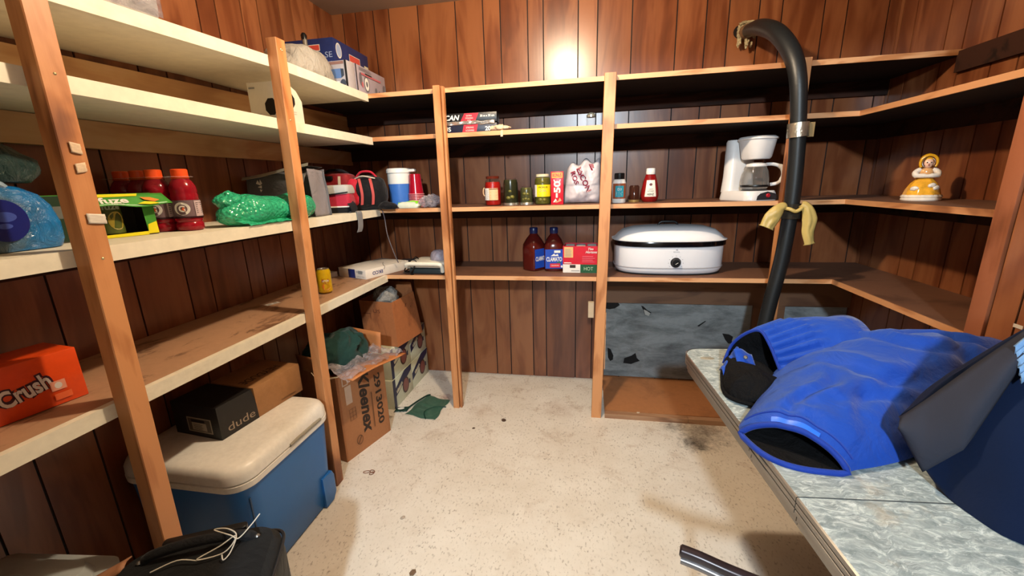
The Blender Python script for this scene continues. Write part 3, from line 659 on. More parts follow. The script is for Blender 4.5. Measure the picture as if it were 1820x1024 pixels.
pn = Print().pg([(-.052, .004), (.072, .004), (.066, .022), (.05, .034), (.01, .043), (-.03, .034), (-.046, .022)], 0)
pn.v = [(x, y, z) for x, y, z in pn.v]; pn.build('control_panel', dg, t, loc=(0, -.1215, 0), rot=(PI / 2 - .14, 0, 0), smooth=False)
MB().lathe([(0, .004), (.008, .004), (.010, .001), (.010, -.002)], seg=20).build('switch', K('red_switch', '#b31c2b', 0.3), t, loc=(.012, -.1205, .024), rot=(PI / 2, 0, 0))

# figurine
t = thing('lady_figurine', 'glazed ceramic lady in a yellow dress and bonnet', 'figurine', (1.335, 1.975, SC), -.35); t.scale = (.86, .86, .97)
yel = K('glaze_yellow', '#d79a2e', 0.12, var=.25, nscale=40); gw = K('glaze_white', '#dccfc0', 0.12, var=.05); skin = K('glaze_skin', '#dfb095', 0.15); bon = K('glaze_gold', '#c9901c', 0.15, var=.15)
MB().lathe([(0, 0), (.070, 0), (.073, .004), (.071, .012)], seg=48, mi=0).build('base', gw, t)
def ruff(rad, z, amp, n): return [Vector(((rad + amp * math.sin(n * 2 * PI * k / 72)) * math.cos(2 * PI * k / 72), (rad + amp * math.sin(n * 2 * PI * k / 72)) * .92 * math.sin(2 * PI * k / 72), z)) for k in range(72)]
MB().loft([ruff(.070, .012, .0015, 18), ruff(.073, .016, .002, 18), ruff(.068, .024, .001, 18)], cap0=False, cap1=False).build('ruffle', gw, t)
MB().loft([ruff(.067, .022, .0015, 9), ruff(.060, .045, .0018, 9), ruff(.046, .070, .0015, 9), ruff(.026, .090, .0006, 9), ruff(.022, .096, 0, 9)]).build('skirt', yel, t)
for a, zz, rr_ in ((-.9, .052, .062), (-2.3, .050, .062), (-1.2, .062, .056)):
    blob(MB(), (0, 0, 0), (.016, .008, .010), 4, .2, 60, 20, 12).build('lace', gw, t, loc=(rr_ * .93 * math.cos(a), rr_ * .87 * math.sin(a), zz), rot=(0, 0, a + PI / 2))
MB().lathe([(.021, .094), (.024, .104), (.026, .118), (.020, .128), (.010, .132), (.010, .138)], seg=28, sy=.8).build('bodice', K('glaze_peach', '#cf9a63', 0.15), t)
for s_ in (-1, 1):
    MB().tube(catmull([(s_ * .022, 0, .124), (s_ * .038, -.008, .114), (s_ * .036, -.022, .102), (s_ * .012, -.032, .100), (-s_ * .008, -.032, .098)], 5), [.011] * 6 + [.012] * 5 + [.009] * 5 + [.007] * 5, 12).build('arm', gw, t)
hd = blob(MB(), (0, 0, 0), (.0185, .0175, .021), 1, .0, 1, 28, 18).build('head', skin, t, loc=(0, -.004, .150))
for s_ in (-1, 1): MB().lathe([(0, .0), (.0026, .0005), (0, .0016)], seg=10).build('eye', M_ink, hd, loc=(s_ * .007, -.0168, .002), rot=(PI / 2, 0, 0))
MB().lathe([(0, 0), (.0028, .0004), (0, .0012)], seg=10).build('mouth', K('glaze_red', '#8f2a22', .2), hd, loc=(0, -.0165, -.008), rot=(PI / 2, 0, 0))
blob(MB(), (0, 0, 0), (.002, .003, .003), 1, 0, 1, 10, 8).build('nose', skin, hd, loc=(0, -.0178, -.002))
MB().tube([(.0215 * math.sin(a), -.006 + .004 * math.cos(a), .0215 * math.cos(a)) for a in [(-2.3 + 4.6 * i / 20) for i in range(21)]], .0065, 10).build('hair', K('glaze_brown', '#5b3416', .2), hd)
blob(MB(), (0, .006, .004), (.030, .024, .030), 2, .03, 60, 32, 20).build('bonnet', bon, t, loc=(0, .002, .154))
MB().tube([(.029 * math.sin(a), -.013, .029 * math.cos(a)) for a in [(-2.2 + 4.4 * i / 24) for i in range(25)]], .0055, 10).build('bonnet_brim', bon, t, loc=(0, 0, .152))

# --- fourth tier: clamato, tea box, roaster
def clam(label, x, y, rz, side):
    t = thing('juice_bottle', label, 'bottle', (x, y, SD), rz, 'dark red juice bottles on the fourth tier')
    b_ = K('dark_red_juice', '#4a1410', 0.12, var=.08)
    R_ = []
    for r_, z in ((.050, 0), (.056, .004), (.058, .02), (.058, .125), (.055, .15), (.044, .180), (.024, .205), (.020, .215)):
        q = []
        for k in range(40):
            a = 2 * PI * k / 40; e = .62 if z < .16 else .9
            q.append(Vector((math.copysign(abs(math.cos(a)) ** e, math.cos(a)) * r_, math.copysign(abs(math.sin(a)) ** e, math.sin(a)) * r_, z)))
        R_.append(q)
    MB().loft(R_).build('bottle_body', b_, t)
    MB().lathe([(.022, .212), (.024, .216), (.024, .242), (.021, .246), (0, .246)], seg=28).build('cap', K('navy_cap', '#141c45', 0.3), t)
    blue = K('blue_label', '#1b43a8', 0.3); pr_ = Print().rect(-.05, .018, .05, .128, 0)
    if side: pr_.text('CLAMATO', 0, .072, .088, .026, 1, bold=.03).pg([(-.02, .09), (0, .104), (.006, .096), (.02, .102), (.025, .09)], 1).rect(-.024, .024, .034, .048, 2).text('ORIGINAL', .005, .036, .046, .008, 1).rect(.0, .108, .035, .122, 1).pg([(.01, .05), (.03, .06), (.04, .052)], 3).oval(.042, .030, .005, .007, 1)
    else: pr_.text('CLAMATO', 0, .072, .088, .026, 1, bold=.03)
    pr_.build('label', [blue, M_paper, rd, K('leaf_green', '#2a6a33', .4)], t, loc=(0, -.0585, 0), rot=face('front', 0), smooth=False)
    return t
clam('dark red juice bottle whose blue label is turned aside, left of the pair', -.303, 2.360, .9, False)
clam('dark red juice bottle with its blue lettered label facing forward beside the red carton', -.186, 2.355, .1, True)
t = thing('coffee_carton', 'red and white open coffee carton beside the juice bottles', 'box', (-.030, 2.335, SD), -.05)
rc = K('red_carton', '#c4162c'); H_ = .150; mb = MB()
mb.span((-.096, -.065, 0), (.096, .065, .003), 1)
for s_ in (-1, 1):
    mb.span((-.096, s_ * .065 - .0012, .003), (.096, s_ * .065 + .0012, H_), 0); mb.span((s_ * .096 - .0012, -.0635, .003), (s_ * .096 + .0012, .0635, H_), 0)
mb.build('carton', [rc, M_paper], t, smooth=False)
p = Print().rect(-.0965, .001, .0, .048, 1).rect(.0, .001, .0965, .048, 2).rect(-.09, .086, -.040, .145, 3).rect(-.058, .028, -.026, .045, 4).lines(-.084, -.046, [.094, .103, .112, .121, .13], .003, 5).lines(-.05, .0, [.01], .004, 5)
p.text('Tim', .055, .135, .030, .013, 1, bold=.02, shear=.3).text('Hortons', .060, .118, .060, .014, 1, bold=.02, shear=.3).lines(.01, .085, [.062, .072, .082, .092], .003, 6).lines(-.09, -.045, [.054], .005, 1).text('HOT', .045, .025, .05, .02, 7)
p.build('printing', [rc, M_paper, K('deep_green', '#164f2f', .4), K('cream_gold', '#d8ae72', .5), K('brown_print', '#3a2620', .5), M_greyp, K('pink_print', '#dd6a78', .5), K('pale_green', '#a9c7a2', .5)], t, loc=(0, -.0666, 0), rot=face('front', 0), smooth=False)
for i in range(6):
    o = MB().lathe([(0, 0), (.019, 0), (.024, .042), (.026, .045), (0, .045)], seg=20).build('coffee_pod', M_paper if i % 2 else K('pod_foil', '#8b8f98', .3, .6), loc=(-.030 - .062 + .0605 * (i % 3), 2.335 - .030 + .058 * (i // 3), SD + .1015)); tag(o, 'small coffee pod lying in the open top of the red carton', 'coffee pod', 'coffee pods in the red carton')
MB().span((-.094, -.062, .09), (.094, .062, .1012)).build('inner_tray', K('grey_tray', '#6b6468', .5), t, smooth=False)

# roaster oven
t = thing('roaster_oven', 'big white oval electric roaster oven with domed lid and black knob', 'roaster oven', (.437, 2.385, SD))
def sup(a_, b_, z, e=.72, n=64): return [Vector((math.copysign(abs(math.cos(2 * PI * k / n)) ** e, math.cos(2 * PI * k / n)) * a_, math.copysign(abs(math.sin(2 * PI * k / n)) ** e, math.sin(2 * PI * k / n)) * b_, z)) for k in range(n)]
enam = K('white_enamel', '#e6e6ea', 0.15, var=.01); enb = K('black_enamel', '#0b090b', 0.12)
MB().loft([sup(.262, .150, .004), sup(.272, .160, .010), sup(.282, .168, .030), sup(.284, .170, .148)]).build('body', enam, t)
MB().loft([sup(.270, .158, .0), sup(.276, .164, .004), sup(.270, .158, .006)]).build('foot_ring', M_black, t)
MB().loft([sup(.276, .163, .034), sup(.2855, .1715, .036), sup(.2855, .1715, .039), sup(.282, .169, .041)], cap0=False, cap1=False).build('trim_line', K('grey_line', '#9a9aa0', .3), t)
MB().loft([sup(.285, .171, .149), sup(.292, .178, .152), sup(.292, .178, .168), sup(.29, .176, .176), sup(.25, .15, .177)], cap0=True).build('pan_rim', enb, t)
MB().loft([sup(.296, .182, .178), sup(.298, .184, .181), sup(.284, .170, .186), sup(.268, .158, .205), sup(.240, .136, .228), sup(.190, .100, .243), sup(.120, .060, .249), sup(.02, .01, .250)], cap0=True).build('lid', enam, t)
MB().tube([(-.05, 0, .248), (-.045, 0, .262), (-.03, 0, .268), (.03, 0, .268), (.045, 0, .262), (.05, 0, .248)], .006).build('lid_handle', M_black, t)
kn = MB().lathe([(0, .022), (.018, .022), (.021, .018), (.022, .002), (.026, 0), (.026, -.004)], seg=32).box((0, 0, .024), (.006, .036, .006), 0).build('knob', M_black, t, loc=(.020, -.171, .070), rot=(PI / 2, 0, 0))
MB().box((0, 0, .0275), (.002, .016, .001)).build('pointer_mark', M_paper, kn, rot=(0, 0, -1.0))
p = Print().text('RIVAL', .022, .126, .032, .007, 0).pg([(.016, .134), (.022, .141), (.028, .134)], 0)
for i in range(9):
    a = -.6 + (PI + 1.2) * i / 8; p.rect(.020 + .036 * math.cos(a) - .002, .070 + .036 * math.sin(a) - .0012, .020 + .036 * math.cos(a) + .002, .070 + .036 * math.sin(a) + .0012, 0)
p.build('printing', K('grey_ink', '#8a8a90', .4), t, loc=(0, -.1708, 0), rot=face('front', 0), smooth=False)

# --- left part of the fourth tier
t = thing('sandwich_press', 'white sandwich press with dark grey base beside the leftmost post', 'appliance', (-.912, 2.300, SD), -.06)
MB().vbox((0, 0, .016), (.225, .20, .030), r=.03, bev=.006).build('base', K('slate_plastic', '#2f3a3c', .4), t)
MB().vbox((0, .002, .052), (.232, .205, .034), r=.035, bev=.012).build('lid', K('ivory_plastic', '#e3ddcc', .3), t)
MB().tube(catmull([(-.108, -.085, .040), (-.110, -.112, .048), (-.095, -.122, .062), (0, -.125, .064), (.095, -.122, .062), (.110, -.112, .046), (.108, -.100, .016)], 6), .012, 12).build('handle', MATS['ivory_plastic'], t)
t2 = MB(); 
pts = catmull([(-1.03, 2.24, SD + .005), (-1.045, 2.20, SD + .02), (-1.02, 2.19, SD + .055), (-.99, 2.185, SD + .085), (-.965, 2.19, SD + .075), (-.985, 2.18, SD + .03), (-1.0, 2.178, SD + .005), (-.98, 2.172, SD + .004), (-1.02, 2.185, SD + .008), (-1.06, 2.22, SD + .006), (-1.05, 2.28, SD + .02), (-1.02, 2.3, SD + .08), (-.98, 2.26, SD + .0795)], 6)
t2.tube(pts, .0035, 8); o = t2.build('power_cord', M_black); tag(o, 'thin black power cord looped against the white sandwich press', 'cord')
o = MB().lathe([(0, 0), (.050, 0), (.052, .004), (.050, .028), (.044, .044), (.030, .055), (0, .060)], seg=36).build('plastic_dome', film('smoke_film', '#a79fae', .75, .3, .3)); o.location = (-.865, 2.30, SD + .0695); tag(o, 'rounded greyish plastic tub resting on top of the sandwich press', 'tub')
o = MB().box((0, 0, .012), (.12, .16, .024), bev=.004).build('grey_tray', K('grey_plastic', '#4c4a4e', .5)); o.location = (-1.15, 2.50, SD); o.rotation_euler = (0, 0, .2); tag(o, 'flat dark grey tray at the back of the fourth tier', 'tray')
# pizza-style white carton
t = thing('bakeware_carton', 'flat white carton with navy stripe and upside-down navy lettering', 'box', (-1.205, 2.045, SD), -.361)
MB().span((-.235, 0, 0), (0, .33, .052), 0, .0012).build('carton', K('white_carton', '#d9cfc2', .5, var=.03), t)
p = Print().rect(-.145, .001, -.088, .051, 1).lines(-.078, -.012, [.034, .040], .003, 2).text('LARGE PAN', -.044, .012, .062, .009, 2).pg([(-.235, .001), (-.228, .001), (-.228, .051), (-.235, .051)], 3).rect(-.06, .028, -.025, .0465, 2)
p.build('printing', [M_paper, K('navy_print', '#1b2a6a', .4), M_greyp, M_ink], t, loc=(0, -.0002, 0), rot=face('front', 0), smooth=False)
Print().text('EKCO', .085, .026, .075, .020, 0, rot=PI, bold=.03).build('lettering', MATS['navy_print'], t, loc=(.0002, 0, 0), rot=face('right', 0), smooth=False)
MB().tube(catmull([(-.10, .22, .053), (-.06, .18, .054), (-.02, .15, .0535), (.001, .14, .050), (.003, .13, .035)], 5), .0012, 6).build('loose_thread', K('dark_thread', '#3b332f', .7), t)
o = MB().box((0, 0, .014), (.05, .10, .028), bev=.001).build('card_packet', K('pale_card', '#c9bdb3', .5)); o.location = (-1.470, 2.085, SD); o.rotation_euler = (0, 0, -.3); tag(o, 'small pale card packet behind the yellow can', 'packet')
# yellow tea can
t = thing('drink_can', 'yellow lemon iced tea can on the fourth tier of the white shelving', 'can', (-1.262, 1.762, SD))
MB().lathe([(0, .004), (.022, .001), (.026, .003), (.0325, .010), (.0325, .108), (.0265, .119), (.0265, .122), (.0245, .122), (.0235, .117), (0, .117)], seg=40, mi=0).build('can_body', stained('yellow_can', '#c9a612', '#b4821a', 30, .9, (1, 1, .5), .25, .0, 60), t)
MB().lathe([(.0262, .1185), (.0268, .1205), (.0262, .1225), (.0245, .1222), (.0236, .118), (0, .118)], seg=40).build('can_top', K('aluminium', '#b6b3ae', .25, .9), t)
Print().oval(0, .065, .018, .012, 1, 20).text('LIPTON', 0, .065, .030, .009, 0, bold=.03).pg([(-.02, .04), (-.01, .052), (.004, .05), (.02, .03), (.006, .02), (-.012, .022)], 2).bend(.0327, -PI / 2 + .75).build('label', [M_paper, K('red_oval', '#9c2418', .3), K('orange_art', '#d47a28', .3)], t, smooth=False)

# --- third tier left (white shelf)
def gat(label, x, y, rz=0.0, first=None):
    if first: return copy_tree(first, (x, y, SC), rz, label)
    t = thing('sports_drink', label, 'bottle', (x, y, SC), rz, 'sports drinks with orange caps')
    red = K('cherry_drink', '#86101f', .12, var=.08)
    MB().lathe([(0, .001), (.034, .001), (.0375, .006), (.0375, .022), (.034, .027), (.0375, .032), (.0375, .040), (.034, .052), (.0335, .080), (.037, .098), (.0375, .112), (.0355, .118), (.0375, .124), (.036, .138), (.029, .154), (.021, .164), (.020, .168)], seg=40).build('bottle_body', red, t)
    c_ = MB().lathe([(.023, .163), (.0245, .166), (.0245, .169), (.0225, .170), (.0225, .190), (.020, .1925), (0, .1925)], seg=30).build('cap', K('orange_cap', '#e0501c', .35), t)
    p = Print().rect(-.075, .042, .075, .096, 0, 30).oval(-.004, .070, .020, .020, 1, 28).oval(-.004, .070, .013, .013, 0, 24).text('G', -.004, .070, .016, .020, 1, bold=.04).pg([(-.002, .076), (.004, .070), (-.0005, .069), (.003, .060), (-.006, .069), (-.002, .070)], 2).rect(.028, .044, .064, .094, 3, 8).lines(.031, .06, [.05, .056, .062, .068, .074, .080, .086], .0016, 4).rect(-.075, .040, .075, .045, 5, 24)
    p.v = [(x_, y_, z_ + (.0045 if .052 < y_ < .092 else .003)) for x_, y_, z_ in p.v]
    p.v = [((.0345 + z_) * math.cos(-PI / 2 + x_ / .036), (.0345 + z_) * math.sin(-PI / 2 + x_ / .036), y_) for x_, y_, z_ in p.v]
    p.build('label', [K('grey_label', '#6d5a5f', .3), M_paper, K('orange_bolt', '#e05b22', .3), K('pale_facts', '#b9a3a6', .4), M_ink, K('dark_wine', '#2a0a12', .3)], t, smooth=False)
    return t
g0 = gat('red sports drink with orange cap, nearest the green bubble wrap', -1.282, 1.150, .62)
gat('red sports drink with orange cap right beside the open tea carton', -1.350, 1.123, .50, g0)
gat('red sports drink with orange cap in the back row, third cap from the right', -1.426, 1.138, .7, g0)
gat('red sports drink with orange cap in the back row, leftmost orange cap', -1.502, 1.145, .6, g0)
# clear collar film joining the six-pack
o = MB().loft([[Vector((x, y, SC + z)) for x, y in ((-1.248, 1.150), (-1.265, 1.180), (-1.33, 1.195), (-1.53, 1.18), (-1.535, 1.11), (-1.34, 1.088), (-1.270, 1.118))] for z in (.168, .1695)]).build('pack_collar', film('clear_film', '#e8dfe0', .3, .1, .3)); tag(o, 'clear plastic collar holding the necks of the red sports drinks together', 'film')

# open twelve-pack of iced tea cans
t = thing('iced_tea_carton', 'open yellow and green carton of iced tea cans behind the near post', 'box', (-1.302, 1.060, SC), math.radians(76.5))
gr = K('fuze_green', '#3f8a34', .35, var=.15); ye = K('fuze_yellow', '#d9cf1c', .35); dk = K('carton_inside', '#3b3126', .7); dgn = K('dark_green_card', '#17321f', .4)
mb = MB(); LN = -.245; DP = .112; H_ = .122
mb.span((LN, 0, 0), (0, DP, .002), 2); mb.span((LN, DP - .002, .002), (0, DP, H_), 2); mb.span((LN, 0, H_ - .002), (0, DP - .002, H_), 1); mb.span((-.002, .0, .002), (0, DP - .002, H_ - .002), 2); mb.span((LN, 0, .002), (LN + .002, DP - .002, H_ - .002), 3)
mb.span((LN, 0, .002), (-.135, .002, H_ - .002), 3)
mb.build('carton', [ye, gr, dk, dgn], t, smooth=False)
# torn flap band above the opening, tipped outward
fl_ = MB().grid(lambda u, v: Vector((-.150 + .178 * u + .010 * v * u, -.002 - .030 * v, .1205 - .034 * v + .004 * math.sin(8 * u) * v)), 14, 5, 1).build('flap', [ye, gr], t, solid=.001)
p = Print().pg([(-.150, -.001), (-.035, -.001), (-.04, -.010), (-.150, -.012)], 1).text('fuze', -.100, -.024, .066, .022, 0, bold=.03).text('ICED TEA', -.095, -.0385, .030, .004, 0).pg([(-.05, -.04), (-.03, -.032), (-.01, -.034), (.005, -.041), (-.02, -.044)], 1).pg([(-.035, -.016), (-.01, -.018), (.010, -.028), (-.005, -.034), (-.028, -.026)], 2)
p.build('printing', [M_paper, ye, K('orange_print', '#d9802a', .4)], fl_, loc=(0, -.0035, .1215), rot=(math.radians(48.5), 0, 0), smooth=False)
MB().poly([(-.026, -.0008, .004), (.0, -.0008, .004), (.0, -.0008, .10), (-.030, -.0008, .10)], .0016, 0, (0, 1, 0)).build('side_strip', gr, t, smooth=False)
MB().poly([(-.027, -.0022, .003), (.0, -.0022, .003), (-.001, -.0022, .038), (-.024, -.0022, .030)], .001, 0, (0, 1, 0)).build('side_strip', ye, t, smooth=False)
MB().poly([(-.14, -.0012, .0), (-.026, -.0012, .0), (-.026, -.0012, .010), (-.14, -.0012, .008)], .001, 0, (0, 1, 0)).build('lower_lip', ye, t, smooth=False)
Print().rect(-.222, .062, -.196, .094, 0).build('sticker', K('dull_grey', '#5f625c', .5), t, loc=(0, -.0003, 0), rot=face('front', 0), smooth=False)
def can2(label, lx, ly):
    q = t.matrix_basis if False else Matrix.Translation(t.location) @ Matrix.Rotation(t.rotation_euler.z, 4, 'Z')
    p0 = q @ Vector((lx, ly, .0022)); c_ = thing('tea_can', label, 'can', p0, t.rotation_euler.z, 'iced tea cans in the open carton')
    MB().lathe([(0, .002), (.024, .001), (.032, .009), (.032, .100), (.026, .111), (.026, .114), (.023, .114), (.022, .110), (0, .110)], seg=32).build('can_body', K('tea_can_green', '#46501f', .3, var=.3, nscale=14), c_)
    Print().text('fuze', 0, .085, .044, .018, 0, bold=.03).oval(.006, .045, .020, .026, 1, 20).bend(.0322).build('label', [K('dull_white', '#8f968a', .4), K('dull_gold', '#8a7a24', .4)], c_, smooth=False)
can2('green iced tea can seen through the opening of the carton', -.098, .038)
can2('green iced tea can deep in the carton, left of the other', -.168, .040)

# wrapped pack of bottles in blue film
t = thing('bottle_pack', 'shrink-wrapped pack in blue printed plastic at the near end of the white shelf', 'pack', (-1.395, .665, SC))
blu = N and None
m, nt, b = _new('blue_film'); v = objvec(nt)
n1 = noisetex(nt, 9, 4, .6, v, 1.0); sx = N(nt, 'ShaderNodeSeparateXYZ'); nt.links.new(v, sx.inputs[0])
ad = N(nt, 'ShaderNodeMath', operation='MULTIPLY_ADD'); ad.inputs[1].default_value = 4.0; nt.links.new(sx.outputs[1], ad.inputs[0]); nt.links.new(n1.outputs[0], ad.inputs[2])
r = ramp(nt, ad.outputs[0], [(0.25, hexc('#26323a')), (0.5, hexc('#4f6673')), (0.75, hexc('#1a5a8a')), (1.0, hexc('#1a6cae'))])
nt.links.new(r.outputs[0], b.inputs['Base Color']); b.inputs['Roughness'].default_value = .15; n2 = noisetex(nt, 26, 5, .6, v, 1.5); bump(nt, b, n2.outputs[0], .7, .015)
bs = MB().loft([[Vector((q.x + .006 * nz((q.x * 9, q.y * 9, z * 9)), q.y + .010 * nz((q.x * 8, q.y * 8, z * 8 + 3)), z + (.006 * nz((q.x * 12, q.y * 12, 2)) if z > .1 else 0))) for q in rr(0, 0, w_, d_, .05, z, 10)] for w_, d_, z in ((.255, .305, .001), (.262, .315, .02), (.258, .31, .06), (.245, .295, .10), (.225, .27, .128), (.19, .23, .145), (.12, .15, .150), (.03, .03, .151))])
bs.build('wrapped_pack', m, t)
Print().oval(0, 0, .042, .046, 0, 30).oval(.002, .008, .020, .011, 1, 20).oval(-.002, -.012, .013, .006, 1, 16).build('round_logo', [K('deep_blue_print', '#17206b', .25), K('mid_blue_print', '#3c4fa0', .3)], t, loc=(.134, .035, .070), rot=face('right', 0), smooth=False)
MB().tube(catmull([(.09, -.08, .128), (.105, -.02, .150), (.10, .05, .156), (.075, .09, .135)], 6), .012, 10, flat=.7).build('carry_handle', K('grey_blue_film', '#8fa4b5', .15), t)
o = blob(MB(), (0, 0, 0), (.10, .135, .072), 11, .06, 9, 48, 30, flatb=-.030, ridge=.20).build('teal_bag', fabric('teal_plastic', '#1f3533', .3, .2, .9, 30, 200)); o.location = (-1.385, .725, SC + .184); tag(o, 'dark teal plastic bag slumped on top of the blue wrapped pack', 'bag')

# green bubble wrap roll
m, nt, b = _new('green_bubble'); v = objvec(nt)
vo = N(nt, 'ShaderNodeTexVoronoi'); vo.inputs['Scale'].default_value = 85; vo.distance = 'EUCLIDEAN'; nt.links.new(v, vo.inputs['Vector'])
inv = N(nt, 'ShaderNodeMath', operation='SUBTRACT'); inv.inputs[0].default_value = 1.0; nt.links.new(vo.outputs['Distance'], inv.inputs[1]); bump(nt, b, inv.outputs[0], .9, .006)
b.inputs['Base Color'].default_value = hexc('#2fb486'); b.inputs['Roughness'].default_value = .12; b.inputs['Alpha'].default_value = .82; b.inputs['Specular IOR Level'].default_value = .8; b.inputs['Subsurface Weight'].default_value = .15; b.inputs['Subsurface Radius'].default_value = (.01, .03, .02)
M_bub = m
t = thing('bubble_wrap_roll', 'crumpled roll of green bubble wrap on the white third tier', 'bubble wrap', (-1.215, 1.432, SC))
rings = []
for i in range(29):
    u = i / 28; y = -.225 + .43 * u; rad = (.012 + .042 * min(1, u * 5) ** .6) * (1 + .12 * math.sin(9 * u)) if u < .9 else .052
    cx = .028 * math.sin(3 * u) - .01; rings.append([Vector((cx + rad * 1.15 * math.cos(2 * PI * k / 36) * (1 + .10 * nz((math.cos(k / 6) * 2, u * 6, 1))), y + .01 * nz((k / 5, u * 4, 3)), .050 * (.7 + .3 * min(1, u * 4)) + rad * .95 * math.sin(2 * PI * k / 36) * (1 + .14 * nz((k / 4, u * 7, 5))))) for k in range(36)])
for r_ in rings:
    for q in r_: q.z = max(q.z, .002)
MB().loft(rings).build('roll', M_bub, t, ang=60)
blob(MB(), (0, 0, 0), (.045, .055, .030), 8, .2, 22, 36, 20, ridge=.3).build('rolled_end', M_bub, t, loc=(-.01, -.16, .085), rot=(.3, .2, 0), ang=60)
MB().grid(lambda u, v: Vector((.01 + .075 * u, -.20 + .30 * v, .003 + .012 * abs(nz((u * 3, v * 6, 2))) + .02 * (1 - u))), 14, 20).build('loose_sheet', M_bub, t, ang=60)

# grey tote bag
t = thing('tote_bag', 'grey insulated tote bag with silver rim behind the second bare post', 'bag', (-1.355, 1.70, SC))
TW, TH = .185, .205
def tf(x, z):
    e = max(0, 1 - abs(x / (TW + .002)) ** 6); return -.055 * e ** .5 * (1 - .35 * z / TH) + .020 * nz((x * 7, 1, z * 7)) * e - .012 * math.sin(22 * x + 9 * z) * e * .5
mg = fabric('grey_tote', '#5a595c', .45, .1, .4, 12, 300)
MB().grid(lambda u, v: Vector(((u - .5) * 2 * TW * (1 - .06 * v) , tf((u - .5) * 2 * TW, v * TH), v * (TH - .03 * (1 - u)))), 40, 24).grid(lambda u, v: Vector(((u - .5) * 2 * TW * (1 - .06 * v), .06 + .01 * nz((u * 3, v * 3, 1)), v * (TH - .03 * (1 - u)))), 20, 12).build('bag_panel', mg, t, ang=60, solid=.001)
MB().grid(lambda u, v: Vector((TW - .004 - .012 * v + .006 * math.sin(5 * u), -.055 + .125 * u * (1 - .1 * v), v * TH * (1 - .03 * u))), 12, 14).build('side_panel', fabric('grey_tote_side', '#7d7a82', .5, .1, .5, 14, 300), t, ang=60, solid=.001)
MB().ribbon([(-.17, -.04, .172), (-.06, -.055, .182), (.02, -.06, .195), (.10, -.062, .210), (.175, -.05, .222)], (0, .5, 1), .014, .002).build('silver_rim', K('silver_film', '#b9b7ae', .2, .6), t)
MB().grid(lambda u, v: Vector((-.16 + .33 * u, -.045 + .10 * v, .178 + .038 * u + .010 * math.sin(6 * u) * v)), 16, 6).build('top_flap', fabric('dark_flap', '#2a2a2a', .35, .1, .5, 14, 300), t, solid=.001)
MB().ribbon(catmull([(.150, -.058, .185), (.135, -.070, .13), (.100, -.078, .07), (.085, -.080, .035)], 5), (1, 0, 0), .026).build('strap', K('grey_strap', '#77777a', .7), t)
p = Print().pg([(-.105, .15), (-.092, .165), (-.085, .15), (-.078, .168), (-.070, .150), (-.084, .142)], 0).pg([(-.10, .135), (-.075, .142), (-.080, .128)], 0).pg([(-.092, .125), (-.078, .122), (-.09, .112)], 0).pg([(.10, .160), (.118, .168), (.130, .158), (.112, .154)], 0).pg([(.108, .150), (.128, .152), (.132, .146), (.110, .144)], 0)
p.v = [(x, tf(x, y) - .003, y) for x, y, z in p.v]; p.build('printing', M_paper, t, smooth=False)
o = MB().grid(lambda u, v: Vector((.07 * u, -.004 * math.sin(4 * v), .045 * v * (1 - .2 * u))), 6, 6).build('paper_slip', M_paper, solid=.001); o.location = (-1.455, 1.62, SC + .055); o.rotation_euler = (-.25, .0, .1); tag(o, 'white paper slip sticking up behind the bubble wrap', 'paper')
# grey strap hanging over the shelf edge
o = MB().ribbon(catmull([(-1.20, 1.92, SC + .003), (-1.150, 1.925, SC + .004), (-1.132, 1.93, SC + .001), (-1.129, 1.93, SC - .03), (-1.130, 1.925, SC - .075), (-1.134, 1.915, SC - .098)], 6), (0, 1, 0), .045).build('hanging_strap', K('grey_strap', '#77777a', .7)); tag(o, 'short grey webbing strap hanging over the edge of the white shelf', 'strap')

def softbox(w_, d_, h_, r=.02, seed=1, amp=.006, lean=0.0, top=.9):
    rs = []
    for z, s_ in ((0, .93), (.04, 1), (.3, 1.02), (.6, 1.0), (.85, .96), (.96, top), (1.0, top * .82)):
        q = rr(0, 0, w_ * s_, d_ * s_, min(r, min(w_, d_) * .45 * s_), z * h_, 6)
        rs.append([Vector((v_.x + amp * nz((v_.x * 14, v_.y * 14, v_.z * 14), 1, seed), v_.y + amp * nz((v_.x * 14, v_.y * 14, v_.z * 14), 1, seed + 4) + lean * z * h_, max(0, v_.z))) for v_ in q])
    return MB().loft(rs)
# red and grey lunch cooler (front)
t = thing('lunch_bag', 'red lunch bag with a light grey top flap on a black base', 'bag', (-1.258, 1.93, SC), .22)
rf = fabric('red_fabric', '#a3263a', .6, .1, .3, 14, 400); bf = fabric('black_fabric', '#141316', .7, .1, .5, 14, 400); gf = fabric('pale_grey_fabric', '#a8a8a4', .6, .05, .25, 14, 400)
softbox(.185, .10, .03, .02, 2).build('base', bf, t); softbox(.180, .095, .075, .02, 3).warp(lambda q: q + Vector((0, -.004, .027))).build('body', rf, t)
softbox(.184, .10, .045, .02, 5).warp(lambda q: Vector((q.x, q.y - .004, q.z + .090 + .10 * q.x * .2))).build('top_flap', gf, t)
MB().ribbon([(-.09, -.056, .085), (0, -.058, .090), (.088, -.056, .100)], (0, 0, 1), .006).build('zip', M_black, t)
MB().ribbon([(-.088, -.052, .030), (.086, -.052, .030)], (0, 0, 1), .006).build('piping', M_paper, t)
Print().text('at .ca', -.045, .055, .045, .012, 0, bold=.02).build('lettering', M_ink, t, loc=(0, -.0545, 0), rot=face('front', 0), smooth=False)
MB().ribbon(catmull([(.085, -.03, .05), (.105, -.055, .035), (.112, -.060, .01), (.09, -.066, .002)], 5), (.4, .8, .2), .04, .004).build('side_strap', bf, t)
